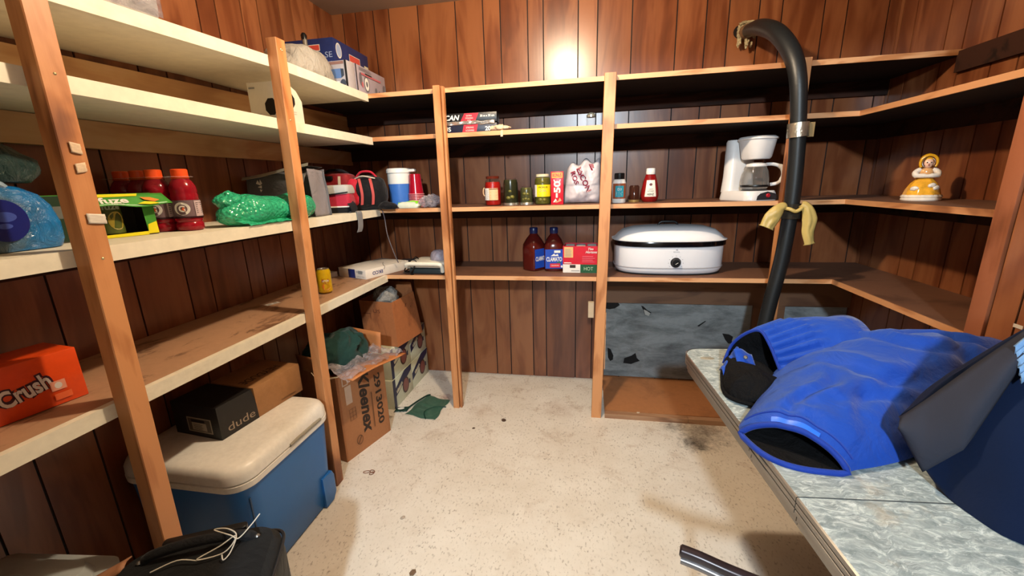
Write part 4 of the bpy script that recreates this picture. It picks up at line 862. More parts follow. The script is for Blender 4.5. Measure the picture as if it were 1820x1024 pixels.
# red bag behind it
t = thing('cooler_bag', 'dark red bag with cream piping tucked behind the grey-topped lunch bag', 'bag', (-1.335, 2.09, SC), .1)
softbox(.20, .13, .195, .035, 6, .008).build('body', fabric('dark_red_fabric', '#7d1a1e', .6, .1, .4, 14, 400), t)
for x in (-.062, .045): MB().ribbon([(x, -.071, .03), (x + .002, -.073, .12), (x + .004, -.066, .180)], (1, 0, 0), .014).build('piping', K('cream_piping', '#b5a184', .6), t)
MB().box((-.008, -.070, .172), (.045, .012, .022), bev=.004).build('buckle', M_black, t)
MB().tube(catmull([(-.07, 0, .190), (-.03, -.01, .212), (.04, -.01, .210), (.075, 0, .188)], 5), .007, 8).build('handle', bf, t)
# red and black duffel
t = thing('duffel_bag', 'small red and black duffel bag with red straps next to the blue jug', 'bag', (-1.185, 2.13, SC), .25)
blob(MB(), (0, 0, .088), (.105, .075, .092), 5, .05, 18, 48, 28, flatb=.001, e1=.75, e2=.75).build('body', bf, t)
blob(MB(), (-.060, -.050, .098), (.042, .030, .068), 9, .05, 20, 32, 20, e1=.8).build('side_pocket', fabric('bright_red_fabric', '#b01e30', .55, .1, .4, 14, 400), t)
for x in (-.012, .045): MB().ribbon(catmull([(x - .01, -.058, .165), (x, -.078, .13), (x + .006, -.086, .08), (x - .002, -.080, .03)], 5), (1, 0, .1), .014, .002).build('strap', K('salmon_strap', '#b2443f', .6), t)
MB().tube(catmull([(-.05, 0, .175), (-.02, -.01, .200), (.03, -.01, .200), (.055, 0, .172)], 5), .006, 8).build('handle', MATS['bright_red_fabric'], t)
MB().tube(catmull([(-.045, -.05, .165), (0, -.068, .178), (.06, -.05, .165)], 5), .0035, 8).build('zip', K('pale_zip', '#b8ad9d', .5), t)
blob(MB(), (.11, -.04, .02), (.045, .035, .022), 12, .2, 30, 28, 16, flatb=.001).build('loose_strap', bf, t)
# jug
t = thing('drinks_jug', 'blue insulated drinks jug with white lid and spout handle', 'jug', (-1.092, 2.345, SC))
MB().lathe([(0, 0), (.058, 0), (.064, .006), (.066, .03), (.066, .135)], seg=40).build('jug_body', K('jug_blue', '#3a6dbe', .35), t)
MB().lathe([(.0665, .134), (.067, .138), (.067, .190), (.062, .196)], seg=40).build('collar', M_whitep, t)
MB().lathe([(.064, .192), (.071, .196), (.071, .214), (.066, .221), (.02, .224), (0, .224)], seg=40).build('lid', M_whitep, t)
MB().box((.078, -.004, .208), (.055, .034, .018), bev=.007).build('spout', M_whitep, t)
# red cups
M_cup = K('red_cup', '#9e1026', .2)
for i in range(9):
    z0 = .009 * i
    lab = 'red plastic cup in the upside-down stack beside the blue jug'
    if i == 0:
        c0 = thing('plastic_cup', lab, 'cup', (-.990, 2.335, SC), 0, 'stack of red cups')
        MB().lathe([(.0455, 0), (.047, .0015), (.0455, .004), (.043, .005), (.037, .060), (.033, .112), (.030, .115), (0, .115)], seg=32).build('cup_wall', M_cup, c0)
        MB().lathe([(.0448, .0002), (.0474, .0012), (.0465, .0042), (.0445, .0045)], seg=32, cap=False).build('rim', K('pink_rim', '#d08a92', .35), c0)
    else: copy_tree(c0, (-.990, 2.335, SC + z0), 0, lab)
# wipes pack and clear bag
t = thing('wipes_packet', 'small lime and white plastic packet below the red cups', 'packet', (-.985, 2.215, SC), .05)
MB().loft([[Vector((q.x, q.y + .004 * math.sin(40 * q.x), z + .003 * nz((q.x * 30, q.y * 30, 1)))) for q in rr(0, 0, .125 * s_, .07 * s_, .012, z)] for z, s_ in ((.001, .9), (.012, 1), (.026, .92), (.034, .6))]).build('packet', K('white_wrap', '#cfd6c4', .25, bmp=.4), t)
Print().pg([(-.055, -.02), (.055, -.02), (.058, .006), (.02, .016), (-.02, .002), (-.058, -.004)], 0).build('green_band', K('lime_print', '#7fcf2c', .3), t, loc=(0, -.012, .0335), rot=(.5, 0, 0), smooth=False)
o = blob(MB(), (0, 0, .034), (.058, .045, .040), 21, .22, 24, 44, 26, flatb=.001, ridge=.4).build('clear_bag', film('clear_bag_film', '#c6bfc8', .42, .08, 1.0, 30)); o.location = (-.868, 2.235, SC); tag(o, 'empty clear plastic bag bunched up against the leftmost back post', 'bag')
# cable hanging below the third tier
o = MB().tube(catmull([(-1.19, 2.40, SC + .004), (-1.190, 2.20, SC + .003), (-1.128, 2.155, SC - .002), (-1.115, 2.158, SC - .05), (-1.115, 2.170, SC - .14), (-1.105, 2.20, SC - .24), (-1.10, 2.24, SD + .06)], 6), .0028, 8).build('hanging_cable', K('grey_cable', '#6a6468', .4)); tag(o, 'thin grey cable hanging down between third and fourth tiers in the left corner', 'cable')

# --- orange soda carton
t = thing('soda_carton', 'bright orange soda carton on the fourth tier at the near end', 'box', (-1.262, .752, SD), math.radians(82))
MB().span((-.36, 0, 0), (0, .13, .130), 0, .002).build('carton', stained('orange_carton', '#dd4a16', '#c93a12', 7, .6, (1, 1, 1), .3, .0, 30), t)
p = Print().text('Crush', -.105, .062, .098, .050, 1, rot=.20, bold=.12).text('Crush', -.105, .062, .090, .042, 0, rot=.20, bold=.03).rect(-.25, .055, -.180, .112, 2).rect(-.246, .059, -.184, .108, 3).lines(-.242, -.190, [.065, .074, .083, .092, .10], .003, 4).rect(-.064, .038, -.036, .062, 5).oval(-.050, .050, .007, .008, 0).rect(-.062, .014, -.030, .030, 6)
p.build('printing', [K('cream_print', '#d8cfc8', .4), K('wine_print', '#3d1420', .4), K('dark_green_print', '#16402e', .4), K('mint_print', '#8fb39c', .5), M_greyp, K('pale_orange', '#e39b82', .4), K('orange_pale', '#e0683c', .4)], t, loc=(0, -.0003, 0), rot=face('front', 0), smooth=False)

# --- top tier
t = thing('wrapped_roll_pack', 'white packet in glossy clear plastic on the top white shelf', 'packet', (-1.215, 1.000, 1.7605), 1.45)
softbox(.17, .13, .09, .02, 8, .006).build('packet', K('white_wrap_pack', '#c9c5c4', .25, bmp=.3), t)
MB().grid(lambda u, v: Vector((-.08 + .16 * u, -.072 - .006 * abs(nz((u * 9, v * 5, 1))), .004 + .06 * v)), 16, 8).build('film', film('grey_streak_film', '#8d8890', .5, .08, 1), t)
o = blob(MB(), (0, 0, .062), (.150, .115, .084), 14, .055, 12, 56, 34, flatb=.001, e1=.8, e2=.8, ridge=.10).build('bin_bag', fabric('grey_bag_plastic', '#9c958a', .3, .08, .9, 26, 150, stretch=(1, 1, .5))); o.location = (-1.295, 1.855, SA); o.rotation_euler = (0, 0, 1.45); tag(o, 'puffy light grey plastic bag on the top shelf beside the blue box', 'bag')
o = MB().tube([(0, 0, 0), (.002, 0, .24)], .011, 12).lathe([(.013, .235), (.014, .255), (.008, .265), (0, .266)], seg=12, mi=1).build('spray_tube', [K('dull_grey_tube', '#7c7468', .4), M_black]); o.location = (-1.375, 2.035, SA); tag(o, 'thin grey tube with black tip behind the grey plastic bag', 'tube')
t = thing('blue_box', 'large dark blue box with red labels against the wall on the top shelf', 'box', (-1.270, 2.110, SA), 0)
MB().span((-.27, 0, 0), (0, .345, .262), 0, .002).build('carton', K('blue_carton', '#1d2c62', .4, var=.12), t)
wl = [M_paper, K('red_label', '#c4493f', .4), K('pale_blue', '#9fb0d2', .4), K('cream_sticker', '#cfc9ae', .5)]
Print().rect(-.175, .205, -.075, .235, 0).rect(-.172, .208, -.078, .232, 1).text('SE', -.030, .185, .040, .026, 2).text('CO', -.030, .140, .040, .028, 2).build('printing', wl, t, loc=(0, -.0003, 0), rot=face('front', 0), smooth=False)
Print().oval(.045, .212, .026, .036, 0).oval(.045, .212, .021, .030, 2).rect(.14, .185, .25, .222, 0).rect(.143, .188, .247, .219, 1).text('INDOOR', .135, .160, .12, .024, 0, bold=.02).text('CAS', .09, .118, .13, .046, 2, bold=.01).rect(.290, .13, .335, .20, 3).build('printing', wl, t, loc=(.0003, 0, 0), rot=face('right', 0), smooth=False)
t = thing('fan_carton', 'long grey and white carton with small fan pictures in front of the blue box', 'box', (-1.160, 2.100, SA), 0)
MB().span((-.10, 0, 0), (0, .32, .134), 0, .0015).build('carton', K('grey_carton', '#9c9098', .45), t)
fl_ = [M_ink, K('rose_print', '#b05a62', .4), K('mid_grey', '#5d5a60', .4), M_paper]
Print().oval(.105, .055, .028, .040, 2).oval(.105, .055, .021, .031, 3).oval(.105, .055, .010, .014, 2).oval(.045, .070, .014, .032, 2).oval(.058, .045, .010, .014, 1).oval(.20, .040, .012, .016, 2).oval(.235, .035, .008, .012, 2).rect(.0, .001, .008, .133, 0).rect(.05, .092, .26, .102, 1).rect(.09, .099, .16, .106, 0).rect(.285, .03, .315, .085, 2).lines(.03, .19, [.112, .118, .124], .002, 2).build('printing', fl_, t, loc=(.0003, 0, 0), rot=face('right', 0), smooth=False)
t = thing('picture_carton', 'small carton showing a blue appliance picture beside the grey plastic bag', 'box', (-1.255, 2.025, SA), -.03)
MB().span((-.0, 0, 0), (.096, .065, .128), 0, .0015).build('carton', K('silver_carton', '#a9a3a6', .4), t)
Print().rect(.004, .112, .080, .125, 1).rect(.004, .050, .062, .092, 2).pg([(.062, .050), (.078, .060), (.078, .090), (.062, .092)], 3).rect(.02, .012, .05, .036, 0).oval(.070, .028, .015, .016, 3).rect(.085, .0, .096, .128, 4).build('printing', [M_paper, K('rust_band', '#8c6a62', .4), K('picture_blue', '#5b78a8', .3), K('picture_dark', '#39424f', .4), M_ink], t, loc=(0, -.0003, 0), rot=face('front', 0), smooth=False)
# white box on second tier
t = thing('white_carton', 'tall white carton with black octagons on two sides, behind the second bare post', 'box', (-1.150, 1.500, SB), 0)
wc = K('warm_white_carton', '#d6cfc0', .5, var=.03)
MB().loft([[Vector((x, y, z)) for y, z in ((0, 0), (.128, 0), (.128, .085), (.100, .120), (.060, .138), (0, .138))] for x in (-.132, 0)]).build('carton', wc, t, smooth=False)
oc = lambda cx, cy, r_: [(cx + r_ * math.cos(PI / 8 + k * PI / 4), cy + r_ * 1.15 * math.sin(PI / 8 + k * PI / 4)) for k in range(8)]
Print().pg(oc(-.040, .050, .028), 0).rect(-.126, .116, -.100, .122, 1).lines(-.12, -.08, [.025], .002, 1).build('printing', [M_black, M_greyp], t, loc=(0, -.0003, 0), rot=face('front', 0), smooth=False)
Print().pg(oc(.062, .080, .024), 0).lines(.04, .09, [.03, .038], .0015, 1).build('printing', [M_black, M_greyp], t, loc=(.0003, 0, 0), rot=face('right', 0), smooth=False)

# ================================================================== things on the floor, left side
# cooler
t = thing('cooler', 'large blue cooler with rounded cream lid on the floor under the white shelving', 'cooler', (-1.295, 1.155, 0))
cb = K('cooler_blue', '#2266ac', .38, var=.05, nscale=6); cw = stained('cooler_cream', '#ece8df', '#c4b8a2', 6, .5, (1, 1, 1), .38, .05, 60, .55, .8)
MB().loft([rr(0, 0, .430, .405, .06, .0, 8), rr(0, 0, .445, .42, .06, .012, 8), rr(0, 0, .462, .450, .07, .20, 8), rr(0, 0, .474, .468, .07, .372, 8)]).build('cooler_body', cb, t)
MB().loft([rr(0, 0, .476, .470, .072, .373, 10), rr(0, 0, .490, .486, .075, .380, 10), rr(0, 0, .492, .488, .075, .400, 10), rr(0, 0, .482, .478, .073, .402, 10)]).build('rim', cw, t)
lid = MB().loft([rr(0, 0, .482, .478, .073, .4025, 10), rr(0, 0, .492, .488, .078, .407, 10), rr(0, 0, .490, .486, .078, .432, 10), rr(0, 0, .478, .474, .078, .449, 10), rr(0, 0, .455, .450, .075, .458, 10), rr(0, 0, .40, .395, .06, .460, 10)]).build('lid', cw, t)
MB().tube([(.2465, -.02, .408), (.2475, .02, .411), (.2475, .12, .411), (.2465, .155, .408)], .006, 10).build('lid_grip', K('grip_taupe', '#8f8878', .5), lid)  # raised grip bar in a darker taupe than the cream lid
MB().loft([[Vector((.220 + dx, .125 + s_ * y_ * .85, z_ * .9)) for y_, z_ in ((.0, .006), (.07, .006), (.095, .03), (.095, .12), (.08, .15), (.03, .158), (.0, .158))] for dx, s_ in ((-.01, 1), (.010, 1), (.016, .85))]).build('side_grip', cb, t)
MB().span((.2265, -.205, .03), (.2305, -.200, .34)).build('moulded_line', K('cooler_dark', '#123a63', .4), t)
# shoe box on the lid
t = thing('shoe_box', 'brown and black shoe box lying on the cream cooler lid', 'box', (-1.250, 1.062, .4605), math.radians(83.7))
sb = stained('tan_card', '#a8794d', '#94683f', 5, .5, (1, 1, 1), .6, .03, 50); sk = stained('black_card_box', '#1a1817', '#2a2625', 9, .6, (1, 1, 1), .5, .03, 50)
MB().span((.150, 0, 0), (.375, .215, .124), 0, .0015).build('carton', sb, t)
MB().loft([[Vector((a, y, z)) for a, y, z in ((0, -.001, 0), (.152, -.001, 0), (.150, -.001, .06), (.140, -.001, .125), (0, -.001, .125))], [Vector((a, y, z)) for a, y, z in ((0, .216, 0), (.152, .216, 0), (.150, .216, .06), (.140, .216, .125), (0, .216, .125))]]).build('black_end', sk, t, smooth=False)
p = Print().text('dude', .083, .032, .110, .030, 0, bold=.0).lines(.26, .345, [.012, .016], .0015, 1); p.build('printing', [K('putty_ink', '#9d8c7a', .5), K('brown_ink', '#5b3a20', .5)], t, loc=(0, -.0014, 0), rot=face('front', 0), smooth=False)
Print().rect(-.15, .018, -.035, .075, 0).rect(-.145, .022, -.040, .071, 1).rect(-.128, .026, -.060, .056, 0).rect(-.128, .058, -.065, .068, 2).lines(-.12, -.07, [.03, .036, .042, .048], .0015, 2).build('size_label', [K('cream_label', '#a89d8a', .5), K('brown_grey_label', '#5a5148', .5), M_ink], t, loc=(-.0006, 0, 0), rot=(PI / 2, 0, -PI / 2), smooth=False)
Print().text('HEYDUDE', .25, .075, .170, .036, 0, rot=PI).build('lettering', M_ink, t, loc=(0, 0, .1243), smooth=False)

# big open carton with wraps
corr = stained('kraft_card', '#a36a40', '#8c5731', 5, .5, (1, 1, .3), .7, .1, 80); corl = stained('kraft_card_inner', '#b5713e', '#9c5f33', 6, .5, (1, .3, 1), .7, .1, 70)
t = thing('tissue_carton', 'tall brown cardboard carton with black script lettering and open flaps behind the second bare post', 'box', (-1.142, 1.567, 0), math.radians(73))
LN, DP, H_ = .300, .27, .452
mb = MB(); mb.span((0, 0, 0), (LN, DP, .004)); mb.span((0, 0, .004), (LN, .004, H_)); mb.span((0, DP - .004, .004), (LN, DP, H_)); mb.span((0, .004, .004), (.004, DP - .004, H_)); mb.span((LN - .004, .004, .004), (LN, DP - .004, H_))
mb.build('carton', corr, t, smooth=False)
MB().grid(lambda u, v: Vector((.004 + (LN + .02) * u + .03 * v * (u - .4), -.002 - .125 * v, H_ + .006 + .012 * v + .006 * math.sin(5 * u))), 12, 6).build('flap', corl, t, solid=.004)
MB().grid(lambda u, v: Vector((-.002 - .012 * v, .03 + (DP - .06) * u, H_ + .002 + .085 * v)), 6, 4).build('flap', corr, t, solid=.004)
MB().grid(lambda u, v: Vector((LN + .004 + .012 * v, .01 + (DP - .05) * u, H_ + .002 + .115 * v)), 6, 4).build('flap', corl, t, solid=.004)
p = Print().text('Kleenex', .158, .245, .330, .070, 0, rot=-PI / 2, bold=.035, shear=.30).text('2913020', .245, .225, .290, .042, 0, rot=-PI / 2, bold=.03)
p.rect(.040, .290, .078, .385, 1).rect(.030, .392, .036, .43, 1).rect(.058, .392, .064, .43, 1).rect(.036, .392, .058, .398, 1)
for i in range(3): p.rect(.050 + .018 * i, .200, .0515 + .018 * i, .262, 2)
p.rect(.0865, .200, .088, .262, 2)
for i in range(4): p.rect(.050, .200 + .0203 * i, .088, .2015 + .0203 * i, 2)
rg = [(.088 + .020 * math.cos(a), .075 + .026 * math.sin(a)) for a in [2 * PI * k / 20 for k in range(20)]]
for k in range(20): a, b_ = rg[k], rg[(k + 1) % 20]; q = lambda w: (.088 + (w[0] - .088) * .84, .075 + (w[1] - .075) * .84); p.add([(a[0], a[1], p.z), (b_[0], b_[1], p.z), (q(b_)[0], q(b_)[1], p.z), (q(a)[0], q(a)[1], p.z)], [(0, 1, 2, 3)], 2)
p.pg([(.074, .060), (.078, .056), (.102, .090), (.098, .094)], 2).lines(.19, .196, [.09], .20, 2)
p.build('printing', [K('carton_ink', '#2b1c12', .6), K('pale_patch', '#b89b83', .6), K('brown_line', '#5d3a22', .6)], t, loc=(0, -.0003, 0), rot=face('front', 0), smooth=False)
Mloc = Matrix.Translation((-1.142, 1.567, 0)) @ Matrix.Rotation(math.radians(73), 4, 'Z')
gfab = fabric('bottle_green_cloth', '#1c3631', .85, .2, .8, 10, 350)
o = blob(MB(), (0, 0, 0), (.140, .115, .105), 33, .10, 8, 64, 40, e1=.7, e2=.7, ridge=.34).build('folded_cloth', gfab); o.location = Mloc @ Vector((.135, .125, .520)); o.rotation_euler = (.0, -.12, math.radians(60)); tag(o, 'dark green folded cloth stuffed into the top of the tissue carton', 'cloth')
cf = film('glossy_film', '#b9aeb0', .45, .06, 1.0, 18)
o = MB().grid(lambda u, v: Mloc @ Vector((-.02 + .36 * u, .06 - .17 * v, .490 - .022 * v + .028 * abs(nz((u * 7, v * 4, 2))) + .012 * math.sin(16 * u + 5 * v) - .012 * (u - .4))), 50, 20).build('plastic_sheet', cf, ang=70); tag(o, 'crinkled clear plastic sheet spilling over the flap of the tissue carton', 'plastic')
o = MB().tube(catmull([Mloc @ Vector(q) for q in ((-.03, .12, .47), (-.045, .05, .455), (-.01, -.01, .462), (.012, -.006, .456), (-.03, .10, .435))], 6), .004, 8, flat=.5).build('plastic_strap', K('cream_strap', '#bfae90', .4)); tag(o, 'cream plastic strap around the corner of the tissue carton', 'strap')
o = blob(MB(), (0, 0, 0), (.055, .045, .05), 36, .2, 20, 36, 22, ridge=.4).build('grey_plastic_wad', film('grey_wad', '#8d8a80', .7, .15, 1)); o.location = (-1.395, 1.525, .60); 
tag(o, 'wad of greyish plastic behind the second bare post above the shoe box end', 'plastic'); o.location = (-1.36, 1.50, .305)
t = thing('small_carton', 'low brown carton between cooler and tissue carton under the white shelving', 'box', (-1.40, 1.500, 0), 0)
softbox(.16, .11, .255, .01, 9, .001, 0, .98).build('carton', corr, t, smooth=False)

# stacked beer cartons
def beer(label, x, y, z, ln, rz, flip=0):
    t = thing('beer_carton', label, 'box', (x, y, z), rz, 'stacked pale green and navy cartons')
    MB().span((0, 0, 0), (ln, .26, .188), 0, .0015).build('carton', K('pale_green_carton', '#c0c3ac', .45, var=.06), t)
    p = Print().pg([(0, .001), (.030, .001), (.035, .187), (0, .187)], 0) if flip != 2 else Print()
    p.pg([(.0, .060), (ln * .95, .150), (ln, .187), (ln * .6, .187), (0, .110)], 0).pg([(.04, .085), (.10, .10), (.12, .12), (.05, .11)], 2).oval(ln * .62, .085, .045, .052, 3, 24).oval(ln * .62, .085, .035, .042, 4, 24).rect(ln * .80, .07, ln * .86, .10, 0).text('LAGER', ln * .30, .113, .09, .020, 2, rot=.3, bold=.03)
    p.build('printing', [K('navy_band', '#171f45', .4), M_paper, K('cream_band', '#c9c3a8', .4), K('dark_round', '#3d2624', .4), K('brick_round', '#7d4a45', .4)], t, loc=(0, -.0003, 0), rot=face('front', 0), smooth=False)
    return t
R90 = math.radians(89)
beer('pale green and navy carton at the bottom of the stack, nearest the tissue carton', -1.125, 2.058, 0, .262, R90)
beer('pale green and navy carton at the bottom of the stack, against the back wall', -1.122, 2.325, 0, .262, R90, 2)
beer('pale green and navy carton on the upper layer, nearest the tissue carton', -1.128, 2.070, .1885, .262, R90)
beer('pale green and navy carton on the upper layer, against the back wall', -1.124, 2.338, .1885, .245, R90, 2)
# brown carton with sketchy print on top
t = thing('grocery_carton', 'weathered brown open carton on top of the pale green cartons in the left corner', 'box', (-1.100, 2.130, .3775), math.radians(80))
mb = MB(); L2, D2, H2 = .27, .235, .275
wl_ = lambda q: Vector((q.x + .05 * q.z * 0, q.y - .03 * (q.z / H2) * (1 - q.x / L2) + .045 * (q.z / H2), q.z))
mb.span((0, 0, 0), (L2, D2, .004)); mb.span((0, 0, .004), (L2, .004, H2)); mb.span((0, D2 - .004, .004), (L2, D2, H2)); mb.span((0, .004, .004), (.004, D2 - .004, H2)); mb.span((L2 - .004, .004, .004), (L2, D2 - .004, H2 + .06))
mb.warp(wl_).build('carton', stained('weathered_card', '#a9663a', '#7c4423', 6, .7, (1, 1, .5), .7, .2, 50), t, smooth=False)
p = Print(); rnd = random.Random(4)
for a in [(.05, .17, .02, .05), (.09, .20, .03, -.02), (.12, .15, .05, .02), (.15, .10, -.03, .05), (.10, .08, .05, .03), (.17, .17, .03, .03), (.08, .12, .02, .05), (.18, .06, -.06, .02), (.13, .21, .02, .02)]:
    x, z, dx, dz = a; n_ = Vector((-dz, dx)).normalized() * .003; p.pg([(x - n_.x, z - n_.y), (x + n_.x, z + n_.y), (x + dx + n_.x, z + dz + n_.y), (x + dx - n_.x, z + dz - n_.y)], 0)
p.v = [(wl_(Vector((x, -z, y))).x, wl_(Vector((x, -z, y))).y - .0004, y) for x, y, z in p.v]; p.build('printing', K('sepia_print', '#5b2b16', .6), t, smooth=False)
p = Print().text('US', -.11, .215, .05, .022, 0).rect(-.21, .195, -.155, .1985, 0).rect(-.158, .165, -.155, .1985, 0); p.build('printing', MATS['sepia_print'], t, loc=(-.0006, .018, 0), rot=(PI / 2, 0, -PI / 2), smooth=False)
o = blob(MB(), (0, 0, 0), (.085, .075, .065), 41, .12, 18, 40, 26, ridge=.35).build('plastic_bundle', film('silver_bundle', '#b7b0a6', .8, .12, .9, 30)); o.location = (-1.205, 2.25, .655); tag(o, 'bundle of shiny clear plastic poking out of the weathered brown carton', 'plastic')

# green mesh bag on the floor, with its tag
t = thing('mesh_bag', 'flattened dark green mesh produce bag with a white tag on the floor', 'bag', (-.92, 2.10, 0))
m, nt, b = _new('green_mesh'); v = objvec(nt)
w1 = N(nt, 'ShaderNodeTexWave'); w1.inputs['Scale'].default_value = 60; nt.links.new(v, w1.inputs[0]); w2 = N(nt, 'ShaderNodeTexWave'); w2.bands_direction = 'Y'; w2.inputs['Scale'].default_value = 60; nt.links.new(v, w2.inputs[0])
mx = N(nt, 'ShaderNodeMath', operation='MAXIMUM'); nt.links.new(w1.outputs[1], mx.inputs[0]); nt.links.new(w2.outputs[1], mx.inputs[1])
r = ramp(nt, mx.outputs[0], [(.45, (.22,) * 3), (.9, (.75,) * 3)]); nt.links.new(r.outputs[0], b.inputs['Alpha']); b.inputs['Base Color'].default_value = hexc('#2f6350'); b.inputs['Roughness'].default_value = .5
quad = [Vector((-.125, -.085, 0)), Vector((.075, -.125, 0)), Vector((.090, .10, 0)), Vector((-.075, .145, 0))]
def qd(u, v, z): p_ = (quad[0] * (1 - u) + quad[1] * u) * (1 - v) + (quad[3] * (1 - u) + quad[2] * u) * v; return Vector((p_.x + .006 * math.sin(9 * v), p_.y + .006 * math.sin(8 * u), z))
MB().grid(lambda u, v: qd(u, v, .004 + .018 * math.sin(PI * u) ** .5 * math.sin(PI * v) ** .5 * (.6 + .8 * abs(nz((u * 5, v * 5, 1))))), 26, 26).grid(lambda u, v: qd(u, v, .002 + .004 * abs(nz((u * 5, v * 5, 3)))), 20, 20).build('mesh', m, t, ang=60)
MB().tube(catmull([(-.145, -.06, .006), (-.125, -.02, .012), (-.10, .05, .014), (-.07, .125, .012), (-.055, .15, .006)], 6), .0045, 8).tube(catmull([(.095, .02, .006), (.03, .0, .012), (-.01, -.06, .014), (.02, -.12, .006)], 6), .0035, 8).build('drawstring_hem', K('dark_green_cord', '#11332a', .6), t)
MB().grid(lambda u, v: Vector((-.20 + .075 * u, -.075 + .055 * v + .02 * u, .003 + .01 * abs(nz((u * 4, v * 4, 9))))), 10, 8).build('header_card', MATS['dark_green_cord'], t, solid=.001)
Print().oval(0, 0, .020, .012, 0, 18).build('tag_patch', M_paper, t, loc=(-.168, -.040, .011), rot=(0, 0, .3), smooth=False)
# rubber bands and crumbs of leaf on the floor
t = thing('rubber_bands', 'small tangle of brown rubber bands on the floor near the second bare post', 'rubber bands', (-.998, 1.515, 0))
for i, (x, y, a, rx) in enumerate(((-.012, .0, .3, .016), (.014, .006, -.4, .013), (.018, -.008, .9, .011))):
    MB().tube([(x + rx * math.cos(q) * math.cos(a) - .008 * math.sin(q) * math.sin(a), y + rx * math.cos(q) * math.sin(a) + .008 * math.sin(q) * math.cos(a), .0022 + .001 * i) for q in [2 * PI * k / 24 for k in range(24)]], .0016, 6, closed=True).build('band', K('rubber_brown', '#7a4a30', .5), t)
def crumb(name, label, cat, x, y, s_, col, seed): 
    o = MB().grid(lambda u, v: Vector(((u - .5) * s_ * (1 - abs(v - .5)), (v - .5) * s_ * .7, .0015 + .004 * abs(nz((u * 3, v * 3, seed))))), 6, 6).build(name, K(col[0], col[1], .8), solid=.0008); o.location = (x, y, 0); o.rotation_euler = (0, 0, seed); tag(o, label, cat)
crumb('dry_leaf', 'small dry brown leaf scrap on the floor in front of the cooler', 'leaf', -.58, 1.055, .028, ('leaf_brown', '#6b5440'), 1.2)
crumb('dry_leaf', 'curled brown shred on the floor between the middle post and the mesh bag', 'leaf', -.45, 2.03, .035, ('leaf_dark', '#4c382b'), 2.1)
crumb('dry_leaf', 'tiny dark crumb in the middle of the floor', 'leaf', -.60, 1.93, .018, ('leaf_dark', '#4c382b'), .4)
crumb('paper_scrap', 'tiny greyish paper scrap on the floor below the rubber bands', 'scrap', -.72, 1.28, .022, ('scrap_grey', '#a89a8a'), .9)
crumb('paint_chip', 'pale chip lying on the batten of the kick platform', 'chip', .30, 2.16, .02, ('chip_pale', '#c2b5a2'), .5)
bpy.data.objects['paint_chip'].location.z = .0272

# suitcase, near left
t = thing('suitcase', 'black upright carry-on suitcase with white string tied to its handle', 'suitcase', (-.762, .764, 0), math.radians(26.8)); t.scale = (1.04, 1.0, 1.045)
sf = fabric('suitcase_cloth', '#0c0d0e', .75, .12, .25, 20, 600)
MB().loft([[Vector((q.x, q.y, z)) for q in rr(-.16, -.115, w_, d_, .05, 0, 8)] for w_, d_, z in ((.31, .21, .022), (.325, .225, .04), (.325, .228, .40), (.318, .220, .445), (.295, .195, .466), (.22, .12, .472))]).build('shell', sf, t)
for s_ in (0, 1): MB().lathe([(0, -.011), (.020, -.011), (.022, 0), (.020, .011), (0, .011)], seg=20, M=Matrix.Rotation(PI / 2, 4, 'Y')).build('wheel', M_black, t, loc=(-.04 - .24 * s_, -.02, .022))
for s_ in (0, 1): MB().box((0, 0, .012), (.03, .02, .024), bev=.004).build('foot', M_black, t, loc=(-.04 - .24 * s_, -.20, 0))
MB().loft([[Vector((q.x, y, q.z)) for q in [Vector((-.16 + wq * math.copysign(abs(math.cos(a)) ** .5, math.cos(a)), 0, .23 + hq * math.copysign(abs(math.sin(a)) ** .5, math.sin(a)))) for a in [2 * PI * k / 48 for k in range(48)]]] for y, wq, hq in ((-.225, .145, .185), (-.262, .140, .180), (-.275, .12, .16), (-.279, .09, .13))]).build('front_pocket', sf, t)
MB().tube([(-.16 + .149 * math.copysign(abs(math.cos(a)) ** .5, math.cos(a)), -.231, .23 + .190 * math.copysign(abs(math.sin(a)) ** .5, math.sin(a))) for a in [2 * PI * k / 60 for k in range(60)]], .004, 8, closed=True).build('piping', K('black_piping', '#1d1d1f', .35), t)
MB().tube([(-.16 + .164 * math.copysign(abs(math.cos(a)) ** .3, math.cos(a)), -.115 + .112 * math.copysign(abs(math.sin(a)) ** .3, math.sin(a)), .438) for a in [2 * PI * k / 72 for k in range(72)]], .004, 8, closed=True).build('piping', MATS['black_piping'], t)
MB().tube(catmull([(-.27, -.055, .462), (-.25, -.058, .485), (-.16, -.060, .497), (-.07, -.058, .485), (-.05, -.055, .462)], 7), .011, 12, flat=.6).build('carry_handle', fabric('webbing', '#18181a', .6, .1, .3, 40, 600), t)
MB().vbox((-.16, -.018, .474), (.17, .022, .016), r=.008, bev=.003).build('telescopic_handle', M_black, t)
for x in (-.275, -.045): MB().lathe([(0, .004), (.004, .003), (.006, 0)], seg=14).build('rivet', K('steel', '#a9a6a2', .25, .9), t, loc=(x, -.056, .4725))
MB().tube([(-.045, -.225, .43), (-.040, -.238, .425), (-.036, -.236, .40), (-.042, -.23, .405)], .003, 8).build('zip_pull', MATS['steel'], t)
o = MB().tube(catmull([(-.04, -.03, .510), (-.055, -.05, .500), (-.075, -.075, .492), (-.09, -.07, .500), (-.13, -.045, .505), (-.10, -.055, .508), (-.08, -.07, .496), (-.10, -.095, .480), (-.15, -.10, .482), (-.11, -.085, .490), (-.08, -.072, .498), (-.085, -.10, .482), (-.095, -.115, .478), (-.10, -.105, .484)], 6), .0014, 7)
o = o.tube(catmull([(-.15, -.10, .480), (-.19, -.088, .482), (-.235, -.100, .478)], 5), .0013, 6).build('string', K('white_string', '#c9c2b4', .7), t)
